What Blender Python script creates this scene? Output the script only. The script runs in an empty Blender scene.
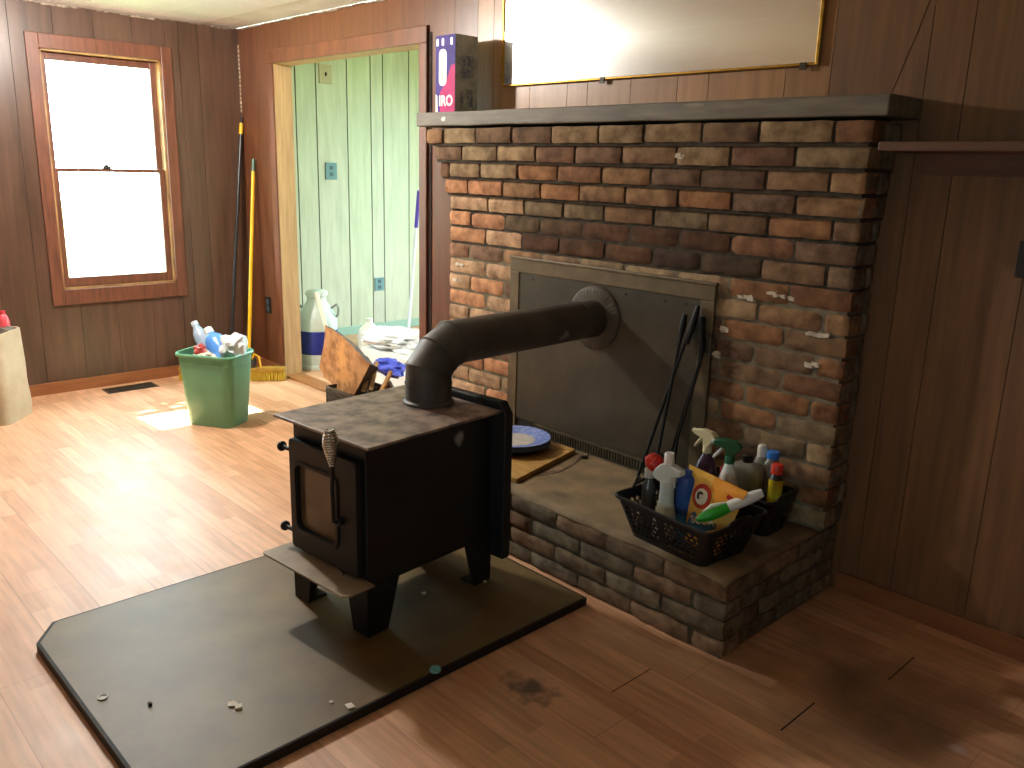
import bpy, bmesh, math, random
from mathutils import Vector, Matrix, noise
random.seed(7)
PI = math.pi
S = bpy.context.scene
COL = S.collection

# ------------------------------------------------------------------ camera
cam_d = bpy.data.cameras.new('camera')
cam = bpy.data.objects.new('camera', cam_d)
COL.objects.link(cam)
F, YAW, PITCH, ROLL = 849.86, 0.8107, -0.2504, 0.0272
fw = Vector((-math.sin(YAW)*math.cos(PITCH), math.cos(YAW)*math.cos(PITCH), math.sin(PITCH)))
rt = Vector((math.cos(YAW), math.sin(YAW), 0))
up = rt.cross(fw)
r2 = rt*math.cos(ROLL)+up*math.sin(ROLL)
u2 = up*math.cos(ROLL)-rt*math.sin(ROLL)
m = Matrix((r2, u2, -fw)).transposed().to_4x4()
m.translation = (0, -2.8918, 1.5)
cam.matrix_world = m
cam_d.sensor_width = 36
cam_d.lens = F*36/1024
cam_d.clip_start = 0.02
S.camera = cam

# ------------------------------------------------------------------ sky, sun, lamp, exposure
W = bpy.data.worlds.new('sky')
S.world = W
W.use_nodes = True
bg = W.node_tree.nodes['Background']
bg.inputs[0].default_value = (0.66, 0.88, 1.0, 1)
bg.inputs[1].default_value = 27.0
LAMP_POS = (-4.50, -1.42, 2.266)
LAMP_W = 165
LAMP_COL = (1.0, 0.95, 0.885)
SUN_W = 60
S.view_settings.view_transform = 'Standard'
S.view_settings.look = 'None'
S.view_settings.exposure = 0.0
S.view_settings.gamma = 1.0
S.view_settings.use_curve_mapping = False
sd = bpy.data.lights.new('sun', 'SUN')
sun = bpy.data.objects.new('sun', sd)
COL.objects.link(sun)
sd.energy = SUN_W
sd.angle = 0.009
sd.color = (1, .95, .86)
sun.rotation_euler = Vector((0.62, 0.03, -1.0)).to_track_quat('-Z', 'Y').to_euler()
ld = bpy.data.lights.new('bulb_light', 'POINT')
lamp = bpy.data.objects.new('bulb_light', ld)
COL.objects.link(lamp)
ld.energy = LAMP_W
ld.color = LAMP_COL
ld.shadow_soft_size = 0.046
lamp.location = LAMP_POS
def portal(name, loc, d, sx, sy):
    a = bpy.data.lights.new(name, 'AREA')
    a.shape = 'RECTANGLE'; a.size = sx; a.size_y = sy
    a.cycles.is_portal = True
    o = bpy.data.objects.new(name, a); COL.objects.link(o)
    o.location = loc
    o.rotation_euler = Vector(d).to_track_quat('-Z', 'Y').to_euler()
portal('window_portal', (-6.0, -.91, 1.385), (1, 0, 0), .74, 1.46)
portal('front_portal', (.2, -5.73, 1.425), (0, 1, 0), .6, .85)
portal('annex_portal', (-4.9, 2.81, 1.2), (0, -1, 0), 1.4, 2.1)

# ------------------------------------------------------------------ materials
MATS = {}
def hexc(h):
    h = h.lstrip('#')
    c = [int(h[i:i+2], 16)/255 for i in (0, 2, 4)]
    return tuple((x/12.92 if x <= .04045 else ((x+.055)/1.055)**2.4) for x in c)+(1,)
def mat(name, c1, c2=None, rough=.6, metal=0, scale=10, stretch=(1, 1, 1), bump=0, attr=False, spec=.5,
        spots=(), lo=.35, hi=.65, trans=0, coat=0, detail=5, emis=0):
    if name in MATS: return MATS[name]
    M_ = bpy.data.materials.new(name)
    M_.use_nodes = True
    nt = M_.node_tree; N = nt.nodes; L = nt.links
    b = N['Principled BSDF']
    c1 = hexc(c1) if isinstance(c1, str) else c1
    c2 = c1 if c2 is None else (hexc(c2) if isinstance(c2, str) else c2)
    b.inputs['Roughness'].default_value = rough
    b.inputs['Metallic'].default_value = metal
    b.inputs['Specular IOR Level'].default_value = spec
    b.inputs['Coat Weight'].default_value = coat
    b.inputs['Transmission Weight'].default_value = trans
    tc = N.new('ShaderNodeTexCoord')
    mp = N.new('ShaderNodeMapping'); mp.inputs['Scale'].default_value = stretch
    L.new(tc.outputs['Object'], mp.inputs['Vector'])
    nz = N.new('ShaderNodeTexNoise')
    nz.inputs['Scale'].default_value = scale; nz.inputs['Detail'].default_value = detail
    nz.inputs['Roughness'].default_value = .6
    L.new(mp.outputs['Vector'], nz.inputs['Vector'])
    mr = N.new('ShaderNodeMapRange')
    mr.inputs['From Min'].default_value = lo; mr.inputs['From Max'].default_value = hi
    L.new(nz.outputs['Fac'], mr.inputs['Value'])
    mx = N.new('ShaderNodeMix'); mx.data_type = 'RGBA'
    mx.inputs['A'].default_value = c1; mx.inputs['B'].default_value = c2
    L.new(mr.outputs['Result'], mx.inputs['Factor'])
    out = mx.outputs['Result']
    if attr:
        at = N.new('ShaderNodeAttribute'); at.attribute_name = 'Col'
        m2 = N.new('ShaderNodeMix'); m2.data_type = 'RGBA'; m2.blend_type = 'MULTIPLY'
        m2.inputs['Factor'].default_value = 1
        L.new(out, m2.inputs['A']); L.new(at.outputs['Color'], m2.inputs['B'])
        out = m2.outputs['Result']
    for (cen, rad, col, amt) in spots:          # stains and scuffs with a shape of their own
        vm = N.new('ShaderNodeVectorMath'); vm.operation = 'SUBTRACT'
        vm.inputs[1].default_value = cen
        L.new(tc.outputs['Object'], vm.inputs[0])
        sc = N.new('ShaderNodeVectorMath'); sc.operation = 'DIVIDE'
        sc.inputs[1].default_value = rad if not isinstance(rad, (int, float)) else (rad, rad, rad)
        L.new(vm.outputs[0], sc.inputs[0])
        ln = N.new('ShaderNodeVectorMath'); ln.operation = 'LENGTH'
        L.new(sc.outputs[0], ln.inputs[0])
        n2 = N.new('ShaderNodeTexNoise'); n2.inputs['Scale'].default_value = 28; n2.inputs['Detail'].default_value = 4
        L.new(tc.outputs['Object'], n2.inputs['Vector'])
        ad = N.new('ShaderNodeMath'); ad.operation = 'MULTIPLY_ADD'
        ad.inputs[1].default_value = 1.6; 
        L.new(n2.outputs['Fac'], ad.inputs[0]); L.new(ln.outputs['Value'], ad.inputs[2])
        r = N.new('ShaderNodeMapRange')
        r.inputs['From Min'].default_value = 1.25; r.inputs['From Max'].default_value = 1.9
        r.inputs['To Min'].default_value = amt; r.inputs['To Max'].default_value = 0
        L.new(ad.outputs[0], r.inputs['Value'])
        m3 = N.new('ShaderNodeMix'); m3.data_type = 'RGBA'
        m3.inputs['B'].default_value = hexc(col)
        L.new(r.outputs['Result'], m3.inputs['Factor']); L.new(out, m3.inputs['A'])
        out = m3.outputs['Result']
    L.new(out, b.inputs['Base Color'])
    if emis:
        L.new(out, b.inputs['Emission Color']); b.inputs['Emission Strength'].default_value = emis
    if bump:
        bp_ = N.new('ShaderNodeBump'); bp_.inputs['Strength'].default_value = bump
        bp_.inputs['Distance'].default_value = .004
        L.new(nz.outputs['Fac'], bp_.inputs['Height']); L.new(bp_.outputs['Normal'], b.inputs['Normal'])
    MATS[name] = M_
    return M_
def glass_mat():
    M_ = bpy.data.materials.new('window_glass'); M_.use_nodes = True
    nt = M_.node_tree; N = nt.nodes; L = nt.links
    N.remove(N['Principled BSDF'])
    t = N.new('ShaderNodeBsdfTransparent'); t.inputs[0].default_value = (.95, .98, .96, 1)
    g = N.new('ShaderNodeBsdfGlossy'); g.inputs['Roughness'].default_value = .02
    mx = N.new('ShaderNodeMixShader')
    mx.inputs[0].default_value = .05
    L.new(t.outputs[0], mx.inputs[1]); L.new(g.outputs[0], mx.inputs[2])
    L.new(mx.outputs[0], N['Material Output'].inputs[0])
    return M_
def floor_mat():
    M_ = mat('laminate_floor', '#ffffff', '#ffffff')
    nt = M_.node_tree; N = nt.nodes; L = nt.links
    b = N['Principled BSDF']
    for n in list(N):
        if n.name not in ('Principled BSDF', 'Material Output'): N.remove(n)
    tc = N.new('ShaderNodeTexCoord')
    def brick(w, h, mort, c1, c2, cm, off=.37):
        br = N.new('ShaderNodeTexBrick')
        br.inputs['Scale'].default_value = 1
        br.inputs['Brick Width'].default_value = w; br.inputs['Row Height'].default_value = h
        br.inputs['Mortar Size'].default_value = mort; br.inputs['Mortar Smooth'].default_value = .2
        br.inputs['Color1'].default_value = c1; br.inputs['Color2'].default_value = c2
        br.inputs['Mortar'].default_value = cm
        br.offset = off; br.offset_frequency = 2
        L.new(tc.outputs['Object'], br.inputs['Vector'])
        return br
    strips = brick(.47, .0633, 0, hexc('#e5b18a'), hexc('#cb946c'), hexc('#8a5a33'), .31)
    boards = brick(1.28, .19, .0012, (1, 1, 1, 1), (.93, .92, .90, 1), (.55, .47, .40, 1), .43)
    mp = N.new('ShaderNodeMapping'); mp.inputs['Scale'].default_value = (2.2, 26, 1)
    L.new(tc.outputs['Object'], mp.inputs['Vector'])
    nz = N.new('ShaderNodeTexNoise'); nz.inputs['Scale'].default_value = 2.0; nz.inputs['Detail'].default_value = 6
    L.new(mp.outputs[0], nz.inputs['Vector'])
    mr = N.new('ShaderNodeMapRange'); mr.inputs['From Min'].default_value = .3; mr.inputs['From Max'].default_value = .7
    mr.inputs['To Min'].default_value = .78; mr.inputs['To Max'].default_value = 1.12
    L.new(nz.outputs['Fac'], mr.inputs['Value'])
    a = N.new('ShaderNodeMix'); a.data_type = 'RGBA'; a.blend_type = 'MULTIPLY'; a.inputs['Factor'].default_value = 1
    L.new(strips.outputs['Color'], a.inputs['A']); L.new(boards.outputs['Color'], a.inputs['B'])
    c = N.new('ShaderNodeMix'); c.data_type = 'RGBA'; c.blend_type = 'MULTIPLY'; c.inputs['Factor'].default_value = 1
    L.new(a.outputs['Result'], c.inputs['A']); L.new(mr.outputs[0], c.inputs['B'])
    out = c.outputs['Result']
    # scorched smudge, grime deepened to paint the shadow beside the hearth, scuffs
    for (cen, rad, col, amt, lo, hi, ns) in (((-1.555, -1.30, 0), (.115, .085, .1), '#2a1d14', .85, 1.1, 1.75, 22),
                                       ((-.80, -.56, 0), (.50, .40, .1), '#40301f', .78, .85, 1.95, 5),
                                       ((-.60, -.62, 0), (.035, .03, .1), '#b9aeb0', .6, 1.2, 1.7, 18)):
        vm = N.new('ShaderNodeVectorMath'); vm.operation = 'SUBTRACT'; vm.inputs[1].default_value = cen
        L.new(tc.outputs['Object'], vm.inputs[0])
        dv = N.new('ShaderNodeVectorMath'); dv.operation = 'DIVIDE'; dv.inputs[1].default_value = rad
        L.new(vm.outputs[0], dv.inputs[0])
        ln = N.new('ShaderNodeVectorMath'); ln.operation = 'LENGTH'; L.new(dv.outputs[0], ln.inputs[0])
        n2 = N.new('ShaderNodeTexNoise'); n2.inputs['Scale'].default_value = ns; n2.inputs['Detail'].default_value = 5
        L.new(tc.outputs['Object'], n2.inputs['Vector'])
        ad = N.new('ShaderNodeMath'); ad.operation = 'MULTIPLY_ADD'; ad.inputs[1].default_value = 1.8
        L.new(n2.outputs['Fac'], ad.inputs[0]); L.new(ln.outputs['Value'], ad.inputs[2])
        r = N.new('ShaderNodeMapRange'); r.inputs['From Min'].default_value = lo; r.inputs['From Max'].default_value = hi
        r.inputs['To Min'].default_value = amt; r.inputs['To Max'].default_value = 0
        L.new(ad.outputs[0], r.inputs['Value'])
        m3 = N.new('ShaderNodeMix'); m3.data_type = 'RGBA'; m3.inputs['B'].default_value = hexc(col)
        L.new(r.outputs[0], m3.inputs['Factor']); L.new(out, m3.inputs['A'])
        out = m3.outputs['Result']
    L.new(out, b.inputs['Base Color'])
    n3 = N.new('ShaderNodeTexNoise'); n3.inputs['Scale'].default_value = 7; n3.inputs['Detail'].default_value = 6
    L.new(tc.outputs['Object'], n3.inputs['Vector'])
    rr = N.new('ShaderNodeMapRange'); rr.inputs['To Min'].default_value = .38; rr.inputs['To Max'].default_value = .62
    L.new(n3.outputs['Fac'], rr.inputs['Value']); L.new(rr.outputs[0], b.inputs['Roughness'])
    b.inputs['Specular IOR Level'].default_value = 1.0
    return M_

# ------------------------------------------------------------------ mesh builder
ROOT = {}
def wmat(o):
    M_ = Matrix()
    while o is not None:
        M_ = o.matrix_basis @ M_
        o = o.parent
    return M_
class MB:
    def __init__(s): s.v = []; s.f = []; s.mi = []; s.c = []
    def add(s, vs, fs, mi=0, col=(1, 1, 1)):
        k = len(s.v)
        s.v += [Vector(p) for p in vs]
        for f in fs: s.f.append([k+i for i in f]); s.mi.append(mi); s.c.append(col)
        return s
    def box(s, x0, x1, y0, y1, z0, z1, mi=0, col=(1, 1, 1), M_=None, jit=0):
        vs = [Vector((x, y, z)) for z in (z0, z1) for y in (y0, y1) for x in (x0, x1)]
        if jit: vs = [p+Vector([random.uniform(-jit, jit) for _ in range(3)]) for p in vs]
        if M_ is not None: vs = [M_ @ p for p in vs]
        return s.add(vs, [(0, 2, 3, 1), (4, 5, 7, 6), (0, 1, 5, 4), (2, 6, 7, 3), (0, 4, 6, 2), (1, 3, 7, 5)], mi, col)
    def prism(s, pts, vec, mi=0, col=(1, 1, 1), mis=None):
        n = len(pts); pts = [Vector(p) for p in pts]; vec = Vector(vec)
        s.add(pts+[p+vec for p in pts], [list(range(n))[::-1], list(range(n, 2*n))], mi, col)
        k = len(s.v)-2*n
        for i in range(n):
            j = (i+1) % n
            s.f.append([k+i, k+j, k+n+j, k+n+i]); s.mi.append(mi if mis is None else mis); s.c.append(col)
        return s
    def tube(s, pts, r, seg=12, mi=0, caps=True, col=(1, 1, 1)):
        pts = [Vector(p) for p in pts]; n = len(pts)
        rs = r if isinstance(r, (list, tuple)) else [r]*n
        T = []
        for i in range(n):
            t = (pts[min(i+1, n-1)]-pts[max(i-1, 0)]).normalized(); T.append(t)
        a = T[0].orthogonal().normalized()
        k = len(s.v)
        for i in range(n):
            a = (a-T[i]*a.dot(T[i])).normalized(); b = T[i].cross(a)
            for j in range(seg):
                th = 2*PI*j/seg
                s.v.append(pts[i]+(a*math.cos(th)+b*math.sin(th))*rs[i])
        for i in range(n-1):
            for j in range(seg):
                q = (j+1) % seg
                s.f.append([k+i*seg+j, k+i*seg+q, k+(i+1)*seg+q, k+(i+1)*seg+j]); s.mi.append(mi); s.c.append(col)
        if caps:
            s.f.append([k+j for j in range(seg)][::-1]); s.mi.append(mi); s.c.append(col)
            s.f.append([k+(n-1)*seg+j for j in range(seg)]); s.mi.append(mi); s.c.append(col)
        return s
    def lathe(s, prof, o=(0, 0, 0), seg=24, M_=None, sx=1, sy=1, mi=0, caps=(True, True), col=(1, 1, 1), sq=1.0):
        k = len(s.v); o = Vector(o)
        for (r, z) in prof:
            for j in range(seg):
                th = 2*PI*j/seg; c, d = math.cos(th), math.sin(th)
                if sq != 1: c = math.copysign(abs(c)**sq, c); d = math.copysign(abs(d)**sq, d)
                p = Vector((r*c*sx, r*d*sy, z))
                s.v.append((M_ @ p if M_ is not None else p)+o)
        n = len(prof)
        for i in range(n-1):
            for j in range(seg):
                q = (j+1) % seg
                s.f.append([k+i*seg+j, k+i*seg+q, k+(i+1)*seg+q, k+(i+1)*seg+j]); s.mi.append(mi); s.c.append(col)
        if caps[0]: s.f.append([k+j for j in range(seg)][::-1]); s.mi.append(mi); s.c.append(col)
        if caps[1]: s.f.append([k+(n-1)*seg+j for j in range(seg)]); s.mi.append(mi); s.c.append(col)
        return s
    def build(s, name, mats, parent=None, smooth=0, bevel=0, bseg=2, world=True, kind=None, solid=0):
        me = bpy.data.meshes.new(name)
        vs = s.v
        if parent is not None and world:
            inv = wmat(parent).inverted(); vs = [inv @ p for p in vs]
        me.from_pydata([tuple(p) for p in vs], [], s.f)
        for mm in (mats if isinstance(mats, (list, tuple)) else [mats]): me.materials.append(mm)
        me.polygons.foreach_set('material_index', s.mi)
        if any(c != (1, 1, 1) for c in s.c) or True:
            ca = me.color_attributes.new('Col', 'FLOAT_COLOR', 'CORNER')
            for p, c in zip(me.polygons, s.c):
                for li in p.loop_indices: ca.data[li].color = (c[0], c[1], c[2], 1)
        me.update()
        bm = bmesh.new(); bm.from_mesh(me); bmesh.ops.recalc_face_normals(bm, faces=bm.faces); bm.to_mesh(me); bm.free()
        if smooth:
            me.polygons.foreach_set('use_smooth', [True]*len(me.polygons))
            me.set_sharp_from_angle(angle=math.radians(smooth))
        o = bpy.data.objects.new(name, me); COL.objects.link(o)
        if parent is not None: o.parent = parent
        if bevel:
            bv = o.modifiers.new('bevel', 'BEVEL'); bv.width = bevel; bv.segments = bseg; bv.limit_method = 'ANGLE'
            bv.angle_limit = math.radians(40)
        if solid:
            so = o.modifiers.new('solid', 'SOLIDIFY'); so.thickness = solid; so.offset = 0
        if kind: o['kind'] = kind
        return o
def tag(o, label, cat, group=None):
    o['label'] = label; o['category'] = cat
    if group: o['group'] = group
    return o
def thing(name, label, cat, loc=(0, 0, 0), rotz=0, group=None):
    o = bpy.data.objects.new(name, None); COL.objects.link(o)
    o.empty_display_size = .05
    o.location = loc; o.rotation_euler = (0, 0, rotz)
    o.matrix_basis = Matrix.Translation(loc) @ Matrix.Rotation(rotz, 4, 'Z')
    return tag(o, label, cat, group)
def struct(o, label=None, cat=None):
    o['kind'] = 'structure'
    if label: o['label'] = label; o['category'] = cat
    return o
def text_mesh(name, body, size, mat_, parent, M_, depth=.0006, bold=0, shear=0):
    """M_ places the text's own xy plane in the parent's space"""
    cu = bpy.data.curves.new(name, 'FONT'); cu.body = body; cu.size = size; cu.extrude = depth
    cu.offset = bold; cu.shear = shear; cu.align_x = 'CENTER'; cu.align_y = 'CENTER'
    t = bpy.data.objects.new(name, cu); COL.objects.link(t)
    dg = bpy.context.evaluated_depsgraph_get()
    me = bpy.data.meshes.new_from_object(t.evaluated_get(dg))
    bpy.data.objects.remove(t)
    me.transform(M_)
    me.materials.clear(); me.materials.append(mat_)
    o = bpy.data.objects.new(name, me); COL.objects.link(o)
    if parent: o.parent = parent
    return o

# palette
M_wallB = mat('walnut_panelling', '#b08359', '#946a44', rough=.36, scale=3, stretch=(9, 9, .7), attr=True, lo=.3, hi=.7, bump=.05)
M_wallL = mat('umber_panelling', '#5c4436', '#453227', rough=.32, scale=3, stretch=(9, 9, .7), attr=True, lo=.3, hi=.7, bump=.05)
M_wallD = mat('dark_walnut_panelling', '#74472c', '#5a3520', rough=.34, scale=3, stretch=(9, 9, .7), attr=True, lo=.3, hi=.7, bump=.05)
M_wallR = mat('mid_brown_panelling', '#7f5837', '#5f4129', rough=.45, scale=3, stretch=(9, 9, .7), attr=True, lo=.3, hi=.7, bump=.05)  # boards right of the chimney: the shade there is put into this darker brown
M_groove = mat('groove', '#1d120b', rough=.9)
M_trim = mat('stained_trim', '#74442a', '#5c3522', rough=.4, scale=4, stretch=(6, 6, 1))
M_casing = mat('redwood_casing', '#6f4431', '#573325', rough=.4, scale=5, stretch=(8, 8, 1))
M_pine = mat('bare_pine', '#c2a072', '#ab8860', rough=.55, scale=4, stretch=(10, 10, .8))
M_base = mat('baseboard_pine', '#96603a', '#85502e', rough=.42, scale=4, stretch=(.8, .8, 8))
M_white = mat('white_paint', '#e9e8e4', '#dcdad4', rough=.75, scale=6)
M_green = mat('green_wash_panelling', '#aeac95', '#c4c1ab', rough=.5, scale=3, stretch=(6, 6, .8), attr=True, bump=.04, lo=.3, hi=.7)
M_glass = glass_mat()
M_iron = mat('black_iron', '#16181a', '#1d1f20', rough=.52, scale=30, bump=.06, spec=.4)
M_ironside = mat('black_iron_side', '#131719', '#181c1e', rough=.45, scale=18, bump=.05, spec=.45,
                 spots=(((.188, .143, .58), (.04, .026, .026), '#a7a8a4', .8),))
M_irontop = mat('rusted_plate', '#9c8676', '#5d4f47', rough=.5, scale=15, bump=.25, lo=.38, hi=.62, detail=10)
M_lip = mat('worn_lip', '#98846a', '#7a6851', rough=.5, scale=8, bump=.08)
M_pipe = mat('stovepipe_steel', '#57514a', '#403c38', rough=.55, metal=.1, scale=6, bump=.04)
M_soot = mat('sooty_glass', '#6a5640', '#54432f', rough=.22, scale=5)
M_chrome = mat('chrome', '#c9c6bd', rough=.25, metal=1)
M_brass = mat('gilt_frame', '#b98e35', '#9d7424', rough=.35, metal=.7, scale=30)

# ------------------------------------------------------------------ room shell
XL, H, AX = -5.875, 2.3647, -6.45
def panel_wall(name, axis, plane, out, a0, a1, z0, z1, grooves, holes, material, thick=.12, tone=.12, gap=.0013, dark=None, darkmat=None):
    """vertical boards on `plane`; `out` is the side the room lies on (+1/-1); holes are (a0,a1,z0,z1)"""
    mb = MB()
    ed = sorted([a0]+[g for g in grooves if a0 < g < a1]+[a1])
    def put(p0, p1, b0, b1, c0, c1, mi, col):
        if axis == 'x': mb.box(b0, b1, min(p0, p1), max(p0, p1), c0, c1, mi, col)
        else: mb.box(min(p0, p1), max(p0, p1), b0, b1, c0, c1, mi, col)
    def split(b0, b1, d0, d1, mi, col):
        cuts = sorted({b0, b1} | {h[i] for h in holes for i in (0, 1) if b0 < h[i] < b1})
        for u, v in zip(cuts, cuts[1:]):
            segs = [(z0, z1)]
            for h in holes:
                if h[0] < (u+v)/2 < h[1]:
                    ns = []
                    for s0, s1 in segs:
                        if h[2] > s0: ns.append((s0, min(s1, h[2])))
                        if h[3] < s1: ns.append((max(s0, h[3]), s1))
                    segs = [q for q in ns if q[1]-q[0] > 1e-4]
            for s0, s1 in segs: put(d0, d1, u, v, s0, s1, mi, col)
    for b0, b1 in zip(ed, ed[1:]):
        t = 1+random.uniform(-tone, tone)
        split(b0+gap, b1-gap, plane, plane-out*.006, (dark(b0, b1) if dark else 0), (t, t*random.uniform(.97, 1.02), t*random.uniform(.95, 1.02)))
    split(a0, a1, plane-out*.006, plane-out*thick, 1, (1, 1, 1))
    return struct(mb.build(name, [material, M_groove, darkmat or M_wallD, M_wallR]))
gx = [-5.62, -3.526, -3.35, -3.234, -2.976, -2.738, -2.618, -2.378, -2.142, -1.997, -1.674, -1.504, -1.184, -1.06, -.811, -.45, -.30, .05, .22, .5, .8, 1.1, 1.35]
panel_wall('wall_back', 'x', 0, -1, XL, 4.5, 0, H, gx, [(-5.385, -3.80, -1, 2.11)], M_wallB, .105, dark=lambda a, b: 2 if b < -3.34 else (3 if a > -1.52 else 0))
gy = [-.289, -.42, -.509, -.719, -.95, -1.18, -1.42, -1.62, -1.75, -2.0, -2.35, -2.6, -3.0, -3.2, -3.6, -4.1, -4.4]
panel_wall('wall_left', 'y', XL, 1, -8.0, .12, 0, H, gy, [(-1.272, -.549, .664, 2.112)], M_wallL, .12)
panel_wall('wall_right', 'y', 4.5, -1, -8.0, 0, 0, H, [-.4*i for i in range(1, 20)], [], M_wallB, .1)
panel_wall('wall_front', 'x', -5.6, 1, XL, 4.5, 0, H, [-5.5+.4*i for i in range(25)], [(-.1, .5, 1.0, 1.85)], M_wallB, .12)
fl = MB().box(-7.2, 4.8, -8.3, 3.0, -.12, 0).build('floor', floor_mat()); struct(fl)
# tiled ceiling
cm = MB()
cm.box(-6.1, 4.7, -8.2, 0.0, H+.006, H+.1, 1)
n_x = [(-6.1+.3048*i) for i in range(36)]
n_y = [(-8.2+.3048*i) for i in range(27)]
for x in n_x[:-1]:
    for y, y1 in zip(n_y, n_y[1:]):
        t = random.uniform(.96, 1.0)
        if y1-y > .02: cm.box(x+.001, x+.3038, y+.001, y1-.001, H, H+.006, 0, (t, t, t))
M_ceil = mat('ceiling_tile', '#f3f2f0', '#eae8e4', rough=.38, spec=.9, scale=40, attr=True, bump=.15)
struct(cm.build('ceiling', [M_ceil, M_white]))
# crumbling caulk line where the ceiling meets the walls
for nm, horiz in (('trim_1', True), ('trim_2', False)):
    mb = MB(); pts = []
    a, b = (XL+.01, -.0) if horiz else (-4.7, -.01)
    k = 0; x = a
    while x < b:
        w = random.uniform(.03, .10); d = random.uniform(.002, .013)
        if horiz: mb.box(x, min(x+w, 1.6), -.012, 0, H-d, H, 0, jit=.002)
        else: mb.box(XL, XL+.012, x, min(x+w, -.012), H-d, H, 0, jit=.002)
        x += w
        if horiz and x > 1.5: break
    struct(mb.build(nm, mat('old_caulk', '#a08f7c', '#4f4034', rough=.8, scale=30)))
mb = MB()
for z in [2.26-.028*i for i in range(16)]:
    mb.box(XL, XL+.007, -.007, 0, z-.02, z, 0, jit=.0015)
struct(mb.build('trim_3', mat('corner_caulk', '#cdbca4', '#8d7358', rough=.8, scale=30)))
# baseboards
struct(MB().box(XL, XL+.012, -8, -.012, 0, .0757).build('baseboard_left', M_base, bevel=.003))
bb = MB(); bb.box(XL, -5.46, -.012, 0, 0, .0757); bb.box(-1.255, 4.5, -.012, 0, 0, .0757)
struct(bb.build('baseboard_back', M_base, bevel=.003))
struct(MB().box(4.488, 4.5, -8, -.012, 0, .0757).build('baseboard_right', M_base, bevel=.003))
# open end joints between floor boards
mb = MB()
for x, y0, y1, w in ((-1.384, -1.136, -.947, .003), (-.958, -.913, -.722, .0045), (-.864, -.437, -.246, .004)):
    mb.box(x-w/2, x+w/2, y0, y1, 0, .0006)
struct(mb.build('trim_8', mat('joint_dirt', '#23170e', rough=.95)))
# slanting crack in the panelling beside the mirror
mb = MB(); mb.prism([(-1.201, -.0002, 2.045), (-1.1985, -.0002, 2.045), (-1.225, -.0002, 1.95), (-1.283, -.0002, 1.768), (-1.2855, -.0002, 1.768), (-1.2275, -.0002, 1.95)], (0, -.0006, 0))
mb.prism([(-1.201, -.0002, 2.045), (-1.1985, -.0002, 2.045), (-1.115, -.0002, 2.36), (-1.117, -.0002, 2.36)], (0, -.0006, 0))
struct(mb.build('trim_9', mat('joint_dirt', '#23170e', rough=.95)))
# doorway casing (trim) and jambs
t = MB()
t.box(-5.455, -5.385, -.018, 0, 0, 2.11); t.box(-5.455, -3.735, -.018, 0, 2.11, 2.195)
t.box(-3.80, -3.735, -.018, 0, 0, 2.11)
struct(t.build('trim_4', M_trim, bevel=.004))
struct(MB().box(-3.726, -3.708, -.004, 0, .0, 2.16).build('trim_5', mat('dark_gap_strip', '#1b100b', rough=.9)))
j = MB(); j.box(-5.40, -5.385+.001, -.005, .125, 0, 2.125); j.box(-3.801, -3.785, -.005, .125, 0, 2.125)
j.box(-5.40, -3.785, -.005, .125, 2.109, 2.125)
struct(j.build('trim_6', M_pine))
struct(MB().box(-5.385, -3.80, -.01, .12, 0, .014).build('trim_7', mat('threshold_oak', '#a8713f', '#8e5a2f', rough=.4, scale=6, stretch=(1, 8, 1)), bevel=.005))
# ---- window in the left wall
win = struct(thing('window_1', 'double hung sash window with red-brown casing glowing white', 'window', (XL, -.91, .664)))
cs = MB()
cs.box(XL, XL+.02, -1.343, -1.271, .567, 2.195); cs.box(XL, XL+.02, -.549, -.478, .567, 2.195)
cs.box(XL, XL+.02, -1.271, -.549, 2.11, 2.195); cs.box(XL, XL+.02, -1.271, -.549, .567, .664)
cs.build('casing', M_casing, win, bevel=.004)
jm = MB()
jm.box(XL-.12, XL+.002, -1.271, -1.259, .664, 2.112); jm.box(XL-.12, XL+.002, -.561, -.549, .664, 2.112)
jm.box(XL-.12, XL+.002, -1.271, -.549, 2.10, 2.112); jm.box(XL-.12, XL+.002, -1.271, -.549, .655, .675)
jm.build('jamb', mat('jamb_liner', '#b08a55', '#7c5b38', rough=.5, scale=5), win)
def sash(name, x, z0, z1, rb, rt_):
    mb = MB()
    mb.box(x-.015, x+.015, -1.258, -1.222, z0, z1); mb.box(x-.015, x+.015, -.598, -.562, z0, z1)
    mb.box(x-.015, x+.015, -1.222, -.598, z0, z0+rb); mb.box(x-.015, x+.015, -1.222, -.598, z1-rt_, z1)
    o = mb.build(name, M_casing, win, bevel=.003)
    MB().box(x-.003, x+.001, -1.222, -.598, z0+rb, z1-rt_).build('pane', M_glass, o)
    return o
sash('upper_sash', XL-.075, 1.395, 2.10, .022, .045)
ls = sash('lower_sash', XL-.038, .675, 1.418, .06, .022)
MB().box(XL-.045, XL-.015, -.955, -.91, 1.418, 1.434).lathe([(.014, 0), (.012, .012)], (XL-.03, -.932, 1.432)).build('sash_lock', mat('dark_lock', '#3a3830', rough=.5, metal=.5), win)
w4 = struct(thing('fill_window', 'unseen window added behind the camera for cool fill light', 'window', (.2, -5.6, 1.0)))  # added out of view to give cool fill light from the camera side
cs = MB()
cs.box(-.18, -.1, -5.6, -5.58, .92, 1.93); cs.box(.5, .58, -5.6, -5.58, .92, 1.93)
cs.box(-.1, .5, -5.6, -5.58, 1.85, 1.93); cs.box(-.1, .5, -5.6, -5.58, .92, 1.0); cs.box(-.1, .5, -5.67, -5.64, 1.41, 1.44)
cs.build('casing', M_casing, w4)
MB().box(-.1, .5, -5.66, -5.655, 1.0, 1.85).build('pane', M_glass, w4)

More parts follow.
